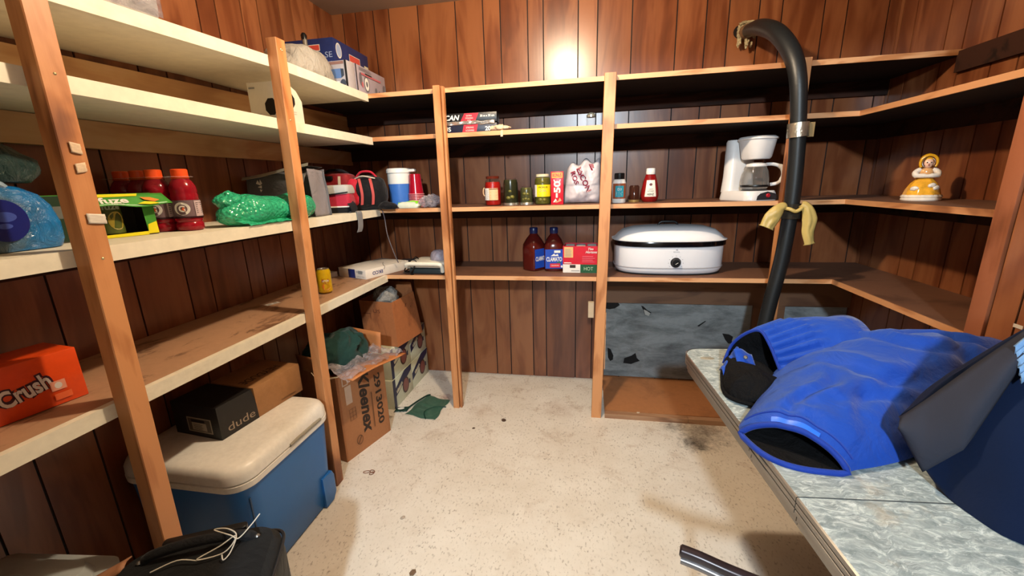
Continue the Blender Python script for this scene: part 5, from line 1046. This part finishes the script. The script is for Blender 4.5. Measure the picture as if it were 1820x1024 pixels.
# grey tote lid, bottom left
t = thing('storage_tote', 'grey plastic storage tote with lid at the bottom left beside the suitcase', 'storage box', (-1.345, .470, 0), .12)
gp = K('grey_tote_plastic', '#a9aeac', .35, var=.03)
MB().loft([rr(0, 0, .30, .34, .03, 0), rr(0, 0, .31, .35, .03, .01), rr(0, 0, .33, .37, .035, .36)]).build('tote_body', gp, t)
MB().loft([rr(0, 0, .350, .39, .04, .352), rr(0, 0, .352, .392, .04, .372), rr(0, 0, .33, .37, .04, .376), rr(0, 0, .29, .33, .04, .377), rr(0, 0, .27, .31, .04, .402), rr(0, 0, .22, .26, .04, .406)]).build('lid', gp, t)
MB().tube(catmull([(-.10, .06, .408), (0, .10, .412), (.10, .07, .408)], 6), .008, 8, flat=.5).build('moulded_rib', gp, t)
o = MB().grid(lambda u, v: Vector((.085 * u, .05 * v, .03 * u + .006 * math.sin(4 * v))), 6, 4).build('card_scrap', stained('card_scrap', '#b07c5a', '#8a5a3c', 20, .5), solid=.003); o.location = (-1.150, .555, .405); o.rotation_euler = (0, 0, .6); tag(o, 'torn piece of brown card between the grey tote and the suitcase', 'card')

# ================================================================== pipe with its foam sleeve, gloves
t = thing('insulated_pipe', 'pipe in black foam insulation bending out of the wall and down to the floor', 'pipe', (.86, 2.07, 0))
T0 = Vector((.86, 2.07, 0)); tp = lambda pts: [Vector(q) - T0 for q in pts]
cl = catmull([(.800, 2.606, 2.035), (.798, 2.50, 2.020), (.800, 2.36, 1.985), (.818, 2.22, 1.915), (.845, 2.12, 1.81), (.866, 2.074, 1.69), (.886, 2.066, 1.50), (.899, 2.066, 1.30), (.900, 2.066, 1.12), (.890, 2.066, .92), (.866, 2.066, .72), (.845, 2.066, .50), (.825, 2.066, .25), (.810, 2.066, .028)], 8)
foam = plain('black_foam', '#16191b', .42, bmp=.25, nscale=12, bscale=60)
nn_ = len(cl); MB().tube(tp(cl), [.027 + .008 * math.sin(PI * min(1, i / (nn_ * .42))) + .004 * min(1, i / (nn_ * .42)) for i in range(nn_)], 28).build('foam_sleeve', foam, t)
MB().tube(tp([(.800, 2.608, 2.036), (.7995, 2.56, 2.03), (.799, 2.53, 2.026)]), [.038, .036, .031], 20).build('wall_collar', K('collar_tan', '#6f5238', .8, bmp=.8), t)
MB().lathe([(.0, .0008), (.030, .0008), (.046, 0)], seg=18, sy=.8).build('wall_hole', K('hole_dark', '#120806', .9), t, loc=tp([(.792, 2.6085, 2.045)])[0], rot=(PI / 2, 0, 0))
ins = K('loose_insulation', '#a89a78', .9, bmp=1.0, var=.4, nscale=60)
for i, (x, y, z, a, b_, c_) in enumerate(((.775, 2.585, 2.045, .020, .02, .030), (.800, 2.590, 2.078, .045, .015, .010), (.768, 2.572, 1.995, .012, .014, .034), (.802, 2.560, 1.982, .011, .012, .030), (.828, 2.575, 1.975, .008, .010, .018), (.845, 2.588, 2.02, .012, .015, .02))):
    blob(MB(), (0, 0, 0), (a, b_, c_), 50 + i, .35, 60, 24, 16, ridge=.5).build('loose_insulation', ins, t, loc=tp([(x, y, z)])[0])
foil = K('foil_tape', '#b9b2a2', .18, .85, bmp=.9, bscale=120)
MB().tube(tp([(.889, 2.066, 1.462), (.888, 2.066, 1.475), (.886, 2.066, 1.505), (.8852, 2.066, 1.520)]), .0412, 28, cap=False).build('foil_tape', foil, t)
MB().box(tp([(.930, 2.052, 1.490)])[0], (.026, .006, .058)).build('tape_tail', K('tape_brown', '#8d7650', .4), t)
MB().tube(tp([(.900, 2.066, 1.115), (.9003, 2.066, 1.13), (.9006, 2.066, 1.165), (.9006, 2.066, 1.18)]), .0415, 28, cap=False).build('clear_tape', K('shiny_tape', '#2a2722', .08, bmp=.8, bscale=90), t)
gl = plain('yellow_rubber', '#b9a15e', .4, bmp=.3, nscale=10, bscale=40, var=.12)
def strip(P, W_, n=28, th=.004, seed=0):
    """soft band: centre line P with half widths W_, curled across"""
    C_ = catmull(P, 6); m_ = len(C_)
    def fn(u, v):
        f_ = v * (m_ - 1); i = min(int(f_), m_ - 2); p_ = C_[i].lerp(C_[i + 1], f_ - i); wv = W_[0] + (W_[-1] - W_[0]) * v if len(W_) == 2 else W_[min(int(v * (len(W_) - 1)), len(W_) - 2)] * (1 - (v * (len(W_) - 1)) % 1) + W_[min(int(v * (len(W_) - 1)) + 1, len(W_) - 1)] * ((v * (len(W_) - 1)) % 1)
        tn = (C_[i + 1] - C_[i]).normalized(); sd = tn.cross(Vector((0, 1, 0))).normalized(); c2 = (u - .5) * 2
        return p_ + sd * c2 * wv + Vector((0, -.012 * (1 - c2 * c2) + .005 * nz((u * 4, v * 5, seed)), 0))
    return MB().grid(fn, 10, n)
t = thing('rubber_gloves', 'pair of pale yellow rubber gloves tied round the black pipe', 'gloves', (.88, 2.02, 1.15))
T1 = Vector((.88, 2.02, 1.15)); sub_ = lambda mb: mb.warp(lambda q: q - T1 + Vector((.014, .006, 0)))
sub_(strip([(.852, 2.030, 1.172), (.825, 2.016, 1.165), (.795, 2.012, 1.125), (.775, 2.010, 1.080)], [.012, .022, .034, .028], seed=1)).build('glove', gl, t, solid=.004, ang=70)
g2 = sub_(strip([(.905, 2.020, 1.180), (.928, 2.012, 1.165), (.945, 2.010, 1.115), (.945, 2.010, 1.060), (.958, 2.010, 1.005)], [.012, .020, .030, .024, .018], seed=5)).build('glove', gl, t, solid=.004, ang=70)
sub_(MB().tube(catmull([(.838, 2.040, 1.165), (.86, 2.010, 1.160), (.885, 2.006, 1.150), (.91, 2.010, 1.165), (.93, 2.04, 1.17)], 5), .008, 10)).build('cuff', gl, t)

# ================================================================== table with chrome band
TR = math.radians(4.5); TO = Vector((.325, 1.390, 0)); TH_ = .742
t = thing('dinette_table', 'dinette table with a cracked-ice laminate top and ribbed chrome edge', 'table', (TO.x, TO.y, 0), TR)
m, nt, b = _new('cracked_ice'); v = objvec(nt, (1, 1, 1))
n0 = noisetex(nt, 11, 3, .55, v, .8); ad = N(nt, 'ShaderNodeVectorMath', operation='MULTIPLY_ADD'); ad.inputs[1].default_value = (.06, .06, .06); nt.links.new(n0.outputs['Color'], ad.inputs[0]); nt.links.new(v, ad.inputs[2])
mp = N(nt, 'ShaderNodeMapping'); mp.inputs['Scale'].default_value = (1.0, 2.6, 1); mp.inputs['Rotation'].default_value = (0, 0, .7); nt.links.new(ad.outputs[0], mp.inputs[0])
v2 = N(nt, 'ShaderNodeTexVoronoi'); v2.inputs['Scale'].default_value = 46; nt.links.new(mp.outputs[0], v2.inputs['Vector'])
v4 = N(nt, 'ShaderNodeTexVoronoi'); v4.inputs['Scale'].default_value = 24; v4.feature = 'SMOOTH_F1'; nt.links.new(mp.outputs[0], v4.inputs['Vector'])
n5 = noisetex(nt, 30, 6, .75, mp.outputs[0], 1.2)
r1 = ramp(nt, n5.outputs[0], [(.30, hexc('#69767a')), (.5, hexc('#8b9799')), (.66, hexc('#c3cdcd'))])
r2 = ramp(nt, v2.outputs['Color'], [(.2, (.86,) * 3), (.8, (1.06,) * 3)])
c = mixc(nt, 1.0, r1.outputs[0], r2.outputs[0], 'MULTIPLY'); r4 = ramp(nt, v4.outputs['Distance'], [(.35, (0,) * 3), (.75, (.35,) * 3)]); c = mixc(nt, r4.outputs[0], c, hexc('#b4bfbe'))
n3 = noisetex(nt, 6, 5, .7, v); r3 = ramp(nt, n3.outputs[0], [(.60, (0,) * 3), (.75, (.45,) * 3)])
c = mixc(nt, r3.outputs[0], c, hexc('#a58a5c')); nt.links.new(c, b.inputs['Base Color']); b.inputs['Roughness'].default_value = .25; M_ice = m
M_chr = plain('ribbed_chrome', '#8f8b86', .28, .8, var=.15, nscale=8); M_chd = K('chrome_groove', '#2c2722', .5, .4)
WT = .742
def outline(y0, y1, far, near, inset=0.0, r=.055):
    """counter-clockwise outline of one board; far / near say which ends have rounded corners"""
    x0, x1 = inset, WT - inset; a0 = y0 + (inset if near else 0); a1 = y1 - (inset if far else 0); rr_ = r - inset * .5; out = []
    def arc(cx, cy, s0):
        return [(cx + rr_ * math.cos(s0 + PI / 2 * k / 8), cy + rr_ * math.sin(s0 + PI / 2 * k / 8)) for k in range(9)]
    out += arc(x1 - rr_, a1 - rr_, 0) if far else [(x1, a1)]
    out += arc(x0 + rr_, a1 - rr_, PI / 2) if far else [(x0, a1)]
    out += arc(x0 + rr_, a0 + rr_, PI) if near else [(x0, a0)]
    out += arc(x1 - rr_, a0 + rr_, 3 * PI / 2) if near else [(x1, a0)]
    return out
def board(nm, y0, y1, far, near):
    o = MB().loft([[Vector((x, y, z)) for x, y in outline(y0, y1, far, near, i_)] for i_, z in ((.004, TH_ - .016), (.003, TH_ - .001), (.0045, TH_))]).build(nm, M_ice, t, smooth=False)
    prof = [(.004, TH_ - .0165), (.0, TH_ - .016), (.0, TH_ - .002), (.0028, TH_ + .0006)]
    rs = [(.0028, .0008), (0, -.001), (0, -.010), (.003, -.011), (.003, -.0135), (0, -.0145), (0, -.0225), (.003, -.0235), (.003, -.026), (0, -.027), (0, -.034), (.006, -.036), (.006, -.052), (.009, -.054), (.009, -.062)]
    cb_ = MB().loft([[Vector((x, y, TH_ + dz)) for x, y in outline(y0, y1, far, near, i_ - .0006)] for i_, dz in rs], cap0=False, cap1=False)
    for a_, b_ in ((-.0108, -.0142), (-.0232, -.0264), (-.0345, -.0362)):
        cb_.loft([[Vector((x, y, TH_ + dz)) for x, y in outline(y0, y1, far, near, .0016 - .0006 * 0)] for dz in (a_, b_)], 1, cap0=False, cap1=False)
    cb_.build('chrome_band', [M_chr, M_chd], o, smooth=False)
    return o
board('tabletop', -.512, 0, True, False); board('leaf', -.690, -.514, False, False); board('tabletop', -1.12, -.692, False, True)
MB().span((.04, -1.06, TH_ - .058), (WT - .04, -.06, TH_ - .018)).build('frame', K('table_frame', '#4a4038', .6), t, smooth=False)
for y in (-.20, -.92):
    MB().lathe([(.022, .02), (.022, TH_ - .058)], seg=28).build('pedestal', K('leg_chrome', '#a8a49c', .2, .9), t, loc=(.585, y, 0))
    MB().vbox((0, 0, .012), (.06, .44, .024) if False else (.24, .05, .024), r=.02, bev=.006).build('foot', K('leg_chrome', '#a8a49c', .2, .9), t, loc=(.600, y, 0))
MB().vbox((0, 0, 0), (.13, .20, .05), r=.06, bev=.018, seg=10).build('rounded_bracket', K('beige_vinyl', '#b09c74', .45), t, loc=(.118, -.335, .658))
Print().oval(.055, -.085, .022, .012, 0, 14).oval(.135, -.075, .030, .016, 0, 14).build('stain', plain('amber_stain', '#a58a55', .4, alpha=.35, var=.3, nscale=80), t, loc=(0, 0, TH_ + .0002), smooth=False)
# chair whose curved arm reaches into view at the bottom
t = thing('armchair', 'chair with a dark curved metal-edged arm, beside the near end of the dinette table', 'chair', (.44, .42, 0))
T2 = Vector((.44, .42, 0)); s2 = lambda P: [Vector(q) - T2 for q in P]
dm = plain('mauve_brown_rail', '#2e2427', .3, .3, var=.3, nscale=30); cm = K('worn_steel', '#6f6b6c', .3, .8)
ap = catmull([(.182, .674, .622), (.215, .664, .620), (.270, .647, .613), (.340, .632, .605), (.430, .624, .600), (.600, .620, .598)], 6)
MB().tube(s2(ap), [.012] + [.0165] * (len(ap) - 1), 16, flat=.7).build('armrest', dm, t)
MB().tube(s2([q + Vector((-.002, -.006, -.014)) for q in ap[1:]]), .0075, 10).build('arm_rail', cm, t)
MB().tube(s2([(q.x, .84 - q.y, q.z) for q in ap]), .0155, 16, flat=.7).build('armrest', dm, t)
MB().vbox((0, 0, .435), (.40, .36, .05), r=.05, bev=.015).build('seat', K('brown_vinyl', '#3a2a24', .45), t)
for (x, y) in ((.30, .615), (.60, .615), (.30, .225), (.60, .225)): MB().tube(s2([(x, y, .597), (x, y, .40), (x + (.02 if x > .5 else -.02), y, .006)]), .010, 10).build('leg', cm, t)

# ================================================================== blue insulated trousers heaped on the table
mblue = fabric('blue_shell', '#14409c', .55, .08, .55, 11, 700, .15); mlin = fabric('black_lining', '#0b0b0d', .85, .1, .9, 18, 500, 0.0); mtrim = K('bright_blue_trim', '#1f62dd', .4); mdb = fabric('deep_blue_hem', '#17348c', .6, .08, .4, 14, 700)
t = thing('work_trousers', 'bright blue insulated work trousers with black lining heaped on the table', 'clothing', (.60, 1.05, TH_))
T3 = Vector((.60, 1.05, TH_)); w3 = lambda mb: mb.warp(lambda q: q - T3)
TZ = TH_ + .003
SEC = [  # far point, near point, crest height, bottom bulge towards the camera
    ((.345, .885), (.500, .775), .052, .050), ((.352, .915), (.520, .785), .070, .035), ((.385, .965), (.570, .803), .088, .010), ((.425, 1.025), (.640, .835), .104, 0), ((.470, 1.100), (.715, .880), .120, 0),
    ((.535, 1.195), (.800, .930), .140, 0), ((.640, 1.285), (.890, .960), .158, 0), ((.770, 1.335), (.970, .975), .155, 0), ((.900, 1.355), (1.03, .985), .145, 0), ((1.02, 1.365), (1.09, .99), .135, 0), ((1.118, 1.36), (1.128, 1.0), .110, 0)]
def sec(u):
    f_ = u * (len(SEC) - 1); i = min(int(f_), len(SEC) - 2); f_ -= i; a, b_ = SEC[i], SEC[i + 1]
    def cr(g):
        q = [g(SEC[max(i - 1, 0)]), g(a), g(b_), g(SEC[min(i + 2, len(SEC) - 1)])]
        return .5 * (2 * q[1] + (q[2] - q[0]) * f_ + (2 * q[0] - 5 * q[1] + 4 * q[2] - q[3]) * f_ ** 2 + (3 * q[1] - q[0] - 3 * q[2] + q[3]) * f_ ** 3)
    return Vector((cr(lambda s: s[0][0]), cr(lambda s: s[0][1]), 0)), Vector((cr(lambda s: s[1][0]), cr(lambda s: s[1][1]), 0)), cr(lambda s: s[2]), cr(lambda s: s[3])
def crease(p_):
    """height added by folds in the cloth"""
    x, y = p_.x, p_.y; h = 0
    for (cx, cy, dx, dy, ln, wd, am) in ((.62, 1.02, .85, -.5, .16, .016, -.020), (.66, .93, .95, .2, .14, .014, -.016), (.50, .93, .75, .65, .10, .012, -.014), (.76, 1.12, .9, -.42, .16, .018, -.020), (.86, 1.02, .4, .9, .12, .02, -.026), (.58, .90, .3, .95, .07, .012, -.012), (.74, .99, .9, .4, .12, .014, -.014), (.92, 1.16, .95, -.2, .16, .02, -.022), (.45, .86, .8, -.55, .09, .010, -.008), (.70, 1.2, .7, .7, .1, .015, -.012)):
        l = math.hypot(dx, dy); ux, uy = dx / l, dy / l; a = (x - cx) * ux + (y - cy) * uy; b2 = -(x - cx) * uy + (y - cy) * ux + .012 * math.sin(a * 30)
        h += am * math.exp(-(b2 / wd) ** 2) * math.exp(-(a / ln) ** 2) - am * .45 * math.exp(-((b2 - wd * 1.6) / wd) ** 2) * math.exp(-(a / ln) ** 2)
    return h
def ring(u, inset=0.0, n=44, m_=20):
    F, Nr, h, bb = sec(u); dr = Nr - F; out = []; nrm = Vector((-.68, -.73, 0))
    for k in range(n + 1):
        s_ = k / n; p_ = F + dr * (s_ * (1 - 2 * inset) + inset); e = math.sin(PI * min(.999, max(.001, s_))) ** .62
        z = TZ + max(.004, (h - inset * .05) * e + (crease(p_) + .010 * nz((p_.x * 13, p_.y * 13, .5)) + .004 * nz((p_.x * 40, p_.y * 30, 2))) * e * min(1, .35 + u * 4))
        q = Vector((p_.x, p_.y, z)) - nrm * .012 * math.sin(PI * s_) * (bb > 0.001); out.append(q)
    for k in range(1, m_):
        s_ = 1 - k / m_; p_ = F + dr * (s_ * (1 - 2 * inset) + inset) + nrm * bb * math.sin(PI * s_); out.append(Vector((p_.x, p_.y, TZ + inset * .03)))
    return out
w3(MB().loft([ring(i / 60) for i in range(61)], cap0=False)).build('trouser_leg', mblue, t, ang=75)
w3(MB().loft([ring(.0 + .018 * i, .024 + .002 * i) for i in range(18)], cap0=False, cap1=True)).build('leg_lining', mlin, t, ang=75)
r0 = ring(0); w3(MB().tube(r0, .0065, 10, closed=True)).build('hem', mdb, t)
rr1 = ring(.10); w3(MB().tube([q + Vector((0, 0, .0005)) for q in rr1[2:43]], .0022, 6)).build('seam', mdb, t)
pt_ = [ring(.03 + .035 * v_ * 1.0)[12:32] for v_ in (0, .35, .7, 1)]
w3(MB().loft([[q + Vector((0, -.001, .0022)) for q in r_] for r_ in pt_], cap0=False, cap1=False, closed=False)).build('reflective_flash', mtrim, t)
# gathered waistband with the lining falling out of it
def arc_pts(P, n=60):
    C_ = catmull(P, 12); L_ = [0]
    for i in range(1, len(C_)): L_.append(L_[-1] + (C_[i] - C_[i - 1]).length)
    out = []
    for k in range(n):
        d_ = L_[-1] * k / (n - 1); i = 0
        while i < len(L_) - 2 and L_[i + 1] < d_: i += 1
        out.append(C_[i].lerp(C_[i + 1], (d_ - L_[i]) / max(1e-6, L_[i + 1] - L_[i])))
    return out
z_ = lambda h: TZ + h
A0 = arc_pts([(.408, 1.225, z_(.02)), (.428, 1.235, z_(.075)), (.455, 1.215, z_(.120)), (.484, 1.195, z_(.137)), (.500, 1.165, z_(.110)), (.515, 1.130, z_(.060)), (.528, 1.095, z_(.012))], 90)
A1 = arc_pts([(.50, 1.34, z_(.01)), (.535, 1.315, z_(.09)), (.575, 1.270, z_(.148)), (.610, 1.215, z_(.160)), (.620, 1.160, z_(.135)), (.625, 1.110, z_(.09)), (.630, 1.06, z_(.04))], 90)
A2 = arc_pts([(.62, 1.36, z_(.01)), (.66, 1.335, z_(.10)), (.71, 1.28, z_(.160)), (.74, 1.22, z_(.165)), (.75, 1.16, z_(.14)), (.75, 1.10, z_(.10)), (.75, 1.05, z_(.05))], 90)
def rib_rows():
    rows = []
    for j in range(17):
        s_ = j / 16; row = []
        for k in range(90):
            if s_ < .62: a = A0[k].lerp(A1[k], s_ / .62)
            else: a = A1[k].lerp(A2[k], (s_ - .62) / .38)
            am = .0058 * (1 if s_ < .58 else max(0, 1 - (s_ - .58) / .1)) * (.5 + .5 * min(1, s_ * 8)); cen = Vector((.60, 1.20, z_(.03)))
            d_ = (a - cen); d_.x = 0; d_ = d_.normalized() if d_.length else Vector((0, 0, 1))
            row.append(a + d_ * (am * math.sin(k * 2 * PI / 5.6) - (.005 if .57 < s_ < .66 else 0) + .006 * nz((a.x * 20, a.y * 20, a.z * 20)) * (s_ > .6)))
        rows.append(row)
    return rows
w3(MB().loft(rib_rows(), cap0=False, cap1=False, closed=False)).build('waistband', mblue, t, ang=80, solid=.003)
w3(MB().tube(A0, .0045, 8)).build('waistband_edge', mdb, t)
I1 = [Vector((.60 + (q.x - .60) * .9 + .08, 1.19 + (q.y - 1.19) * .75, TZ + (q.z - TZ) * .75)) for q in A0]
w3(MB().loft([[q + Vector((.002, 0, -.004)) for q in A0], [a.lerp(b_, .5) + Vector((.01, 0, -.010)) for a, b_ in zip(A0, I1)], I1], cap0=False, cap1=True, closed=False)).build('waist_lining', mlin, t, ang=80, solid=.002)
lobe = [(.408, 1.225), (.392, 1.18), (.378, 1.13), (.366, 1.08), (.372, 1.04), (.400, 1.015), (.440, 1.005), (.48, 1.04), (.528, 1.095)]
LB = arc_pts([(x, y, TZ + .004) for x, y in lobe], 60); UB = arc_pts([(.420, 1.225, z_(.045)), (.45, 1.20, z_(.05)), (.49, 1.17, z_(.045)), (.52, 1.13, z_(.03)), (.535, 1.10, z_(.015))], 60)
def lob(u, v_):
    k = min(int(u * 59), 58); f_ = u * 59 - k; a = LB[k].lerp(LB[k + 1], f_); b_ = UB[k].lerp(UB[k + 1], f_); q = a.lerp(b_, v_)
    return q + Vector((0, 0, .045 * math.sin(PI * min(1, v_ * 1.3)) ** .7 * (v_ < .77) * math.sin(PI * u) ** .4 + .010 * math.sin(u * 11 + v_ * 5) * v_ * (1 - v_) * 2 + .008 * nz((q.x * 25, q.y * 25, 1)) * (v_ > 0)))
w3(MB().grid(lob, 50, 18)).build('fallen_lining', mlin, t, ang=80, solid=.003)
w3(MB().tube([q + Vector((0, 0, .003)) for q in LB], .005, 8)).build('lining_edge', mlin, t)
w3(MB().grid(lambda u, v_: Vector((.383 + .055 * u, 1.175 - .035 * v_ + .055 * u, z_(.020 + .045 * u + .012 * math.sin(PI * v_) + .003 * math.sin(u * 26)))), 30, 6)).build('inner_waistband', mblue, t, ang=80, solid=.003)
w3(MB().grid(lambda u, v_: Vector((.412 + .052 * u + .006 * v_, 1.170 + .010 * u - .040 * v_ * (.8 + .3 * u), z_(.088 - .040 * v_ - .012 * u + .006 * math.sin(5 * u)))), 10, 8)).build('fastening_tab', mblue, t, ang=80, solid=.003)
MB().lathe([(0, .002), (.0045, .0015), (.0055, 0)], seg=16).build('snap', MATS['steel'], t, loc=tuple(Vector((.438, 1.150, z_(.074))) - T3), rot=(.8, -.3, 0))

# ================================================================== navy coat standing in stiff folds, nearest right
t = thing('navy_coat', 'dark navy coat with charcoal facing and a pale blue patch, heaped on the table', 'clothing', (.85, .75, TH_))
T4 = Vector((.85, .75, TH_)); w4 = lambda mb: mb.warp(lambda q: q - T4)
navy = fabric('navy_wool', '#081630', .95, .15, .35, 8, 500, .05); char = fabric('charcoal_facing', '#2c2e38', .85, .08, .2, 8, 600, .0); pal = fabric('pale_blue_quilt', '#6b90bb', .6, .08, .3, 30, 300)
CS = [  # hem point (x, y, z), crest point, back point
    ((.601, .822, .842), (.604, .828, .850), (.612, .845, .835)), ((.612, .795, .800), (.632, .825, .885), (.66, .90, .80)), ((.622, .770, .768), (.662, .825, .930), (.70, .95, TZ)), ((.633, .735, TZ), (.700, .820, .975), (.75, .98, TZ)),
    ((.642, .690, TZ), (.738, .810, 1.030), (.81, 1.0, TZ)), ((.660, .645, TZ), (.785, .800, 1.085), (.88, 1.0, TZ)), ((.715, .612, TZ), (.84, .79, 1.13), (.95, 1.0, TZ)), ((.80, .595, TZ), (.91, .78, 1.15), (1.02, .98, TZ)), ((.90, .60, TZ), (.98, .78, 1.14), (1.07, .95, TZ)), ((1.00, .63, TZ), (1.04, .78, 1.10), (1.09, .92, TZ)), ((1.07, .70, TZ), (1.085, .79, 1.0), (1.10, .88, TZ))]
CRV = [arc_pts([s[k] for s in CS], 61) for k in range(3)]
def cring(i):
    a, b_, c2 = CRV[0][i], CRV[1][i], CRV[2][i]; out = []
    for k in range(24):
        s_ = k / 24; q = a.lerp(b_, s_); bl = .020 * math.sin(PI * s_) * min(1, i / 14); out.append(q + Vector((-.6 * bl, -.8 * bl, 0)) + Vector((0, 0, .006 * nz((q.x * 12, q.y * 12, q.z * 12)))) )
    for k in range(20):
        s_ = k / 20; q = b_.lerp(c2, s_); out.append(q + Vector((.3, .6, .3)) * .05 * math.sin(PI * s_) * min(1, i / 14))
    for k in range(1, 6): q = c2.lerp(a, k / 6); out.append(q)
    return out
w4(MB().loft([cring(i) for i in range(61)])).build('coat_body', navy, t, ang=70)
def facing(u, v_):
    top = [Vector((.604, .826, .852)), Vector((.640, .823, .898)), Vector((.690, .818, .966)), Vector((.742, .806, 1.040))]
    bot = [Vector((.597, .815, .835)), Vector((.617, .772, .775)), Vector((.650, .750, .840)), Vector((.735, .785, 1.015))]
    f_ = u * 3; i = min(int(f_), 2); f_ -= i; a = top[i].lerp(top[i + 1], f_); b_ = bot[i].lerp(bot[i + 1], f_); return a.lerp(b_, v_) + Vector((-.012, -.016, .002)) - Vector((.012, .014, 0)) * math.sin(PI * v_)
w4(MB().grid(facing, 24, 10)).build('facing', char, t, ang=80, solid=.004)
w4(MB().grid(lambda u, v_: Vector((.700 + .09 * u, .770 - .0 * u - .025 * v_, 1.018 + .085 * u - .050 * v_ + .004 * math.sin(30 * v_) + .006 * math.sin(7 * u))), 16, 16)).build('quilted_patch', pal, t, ang=80, solid=.004)
# strip of tape on the partition
o = MB().box((0, 0, 0), (.0012, .026, .010)).build('tape_mark', M_tapew); o.location = (XR - .0008, 1.285, .885); tag(o, 'tiny scrap of white tape on the panelled partition at the right', 'tape')
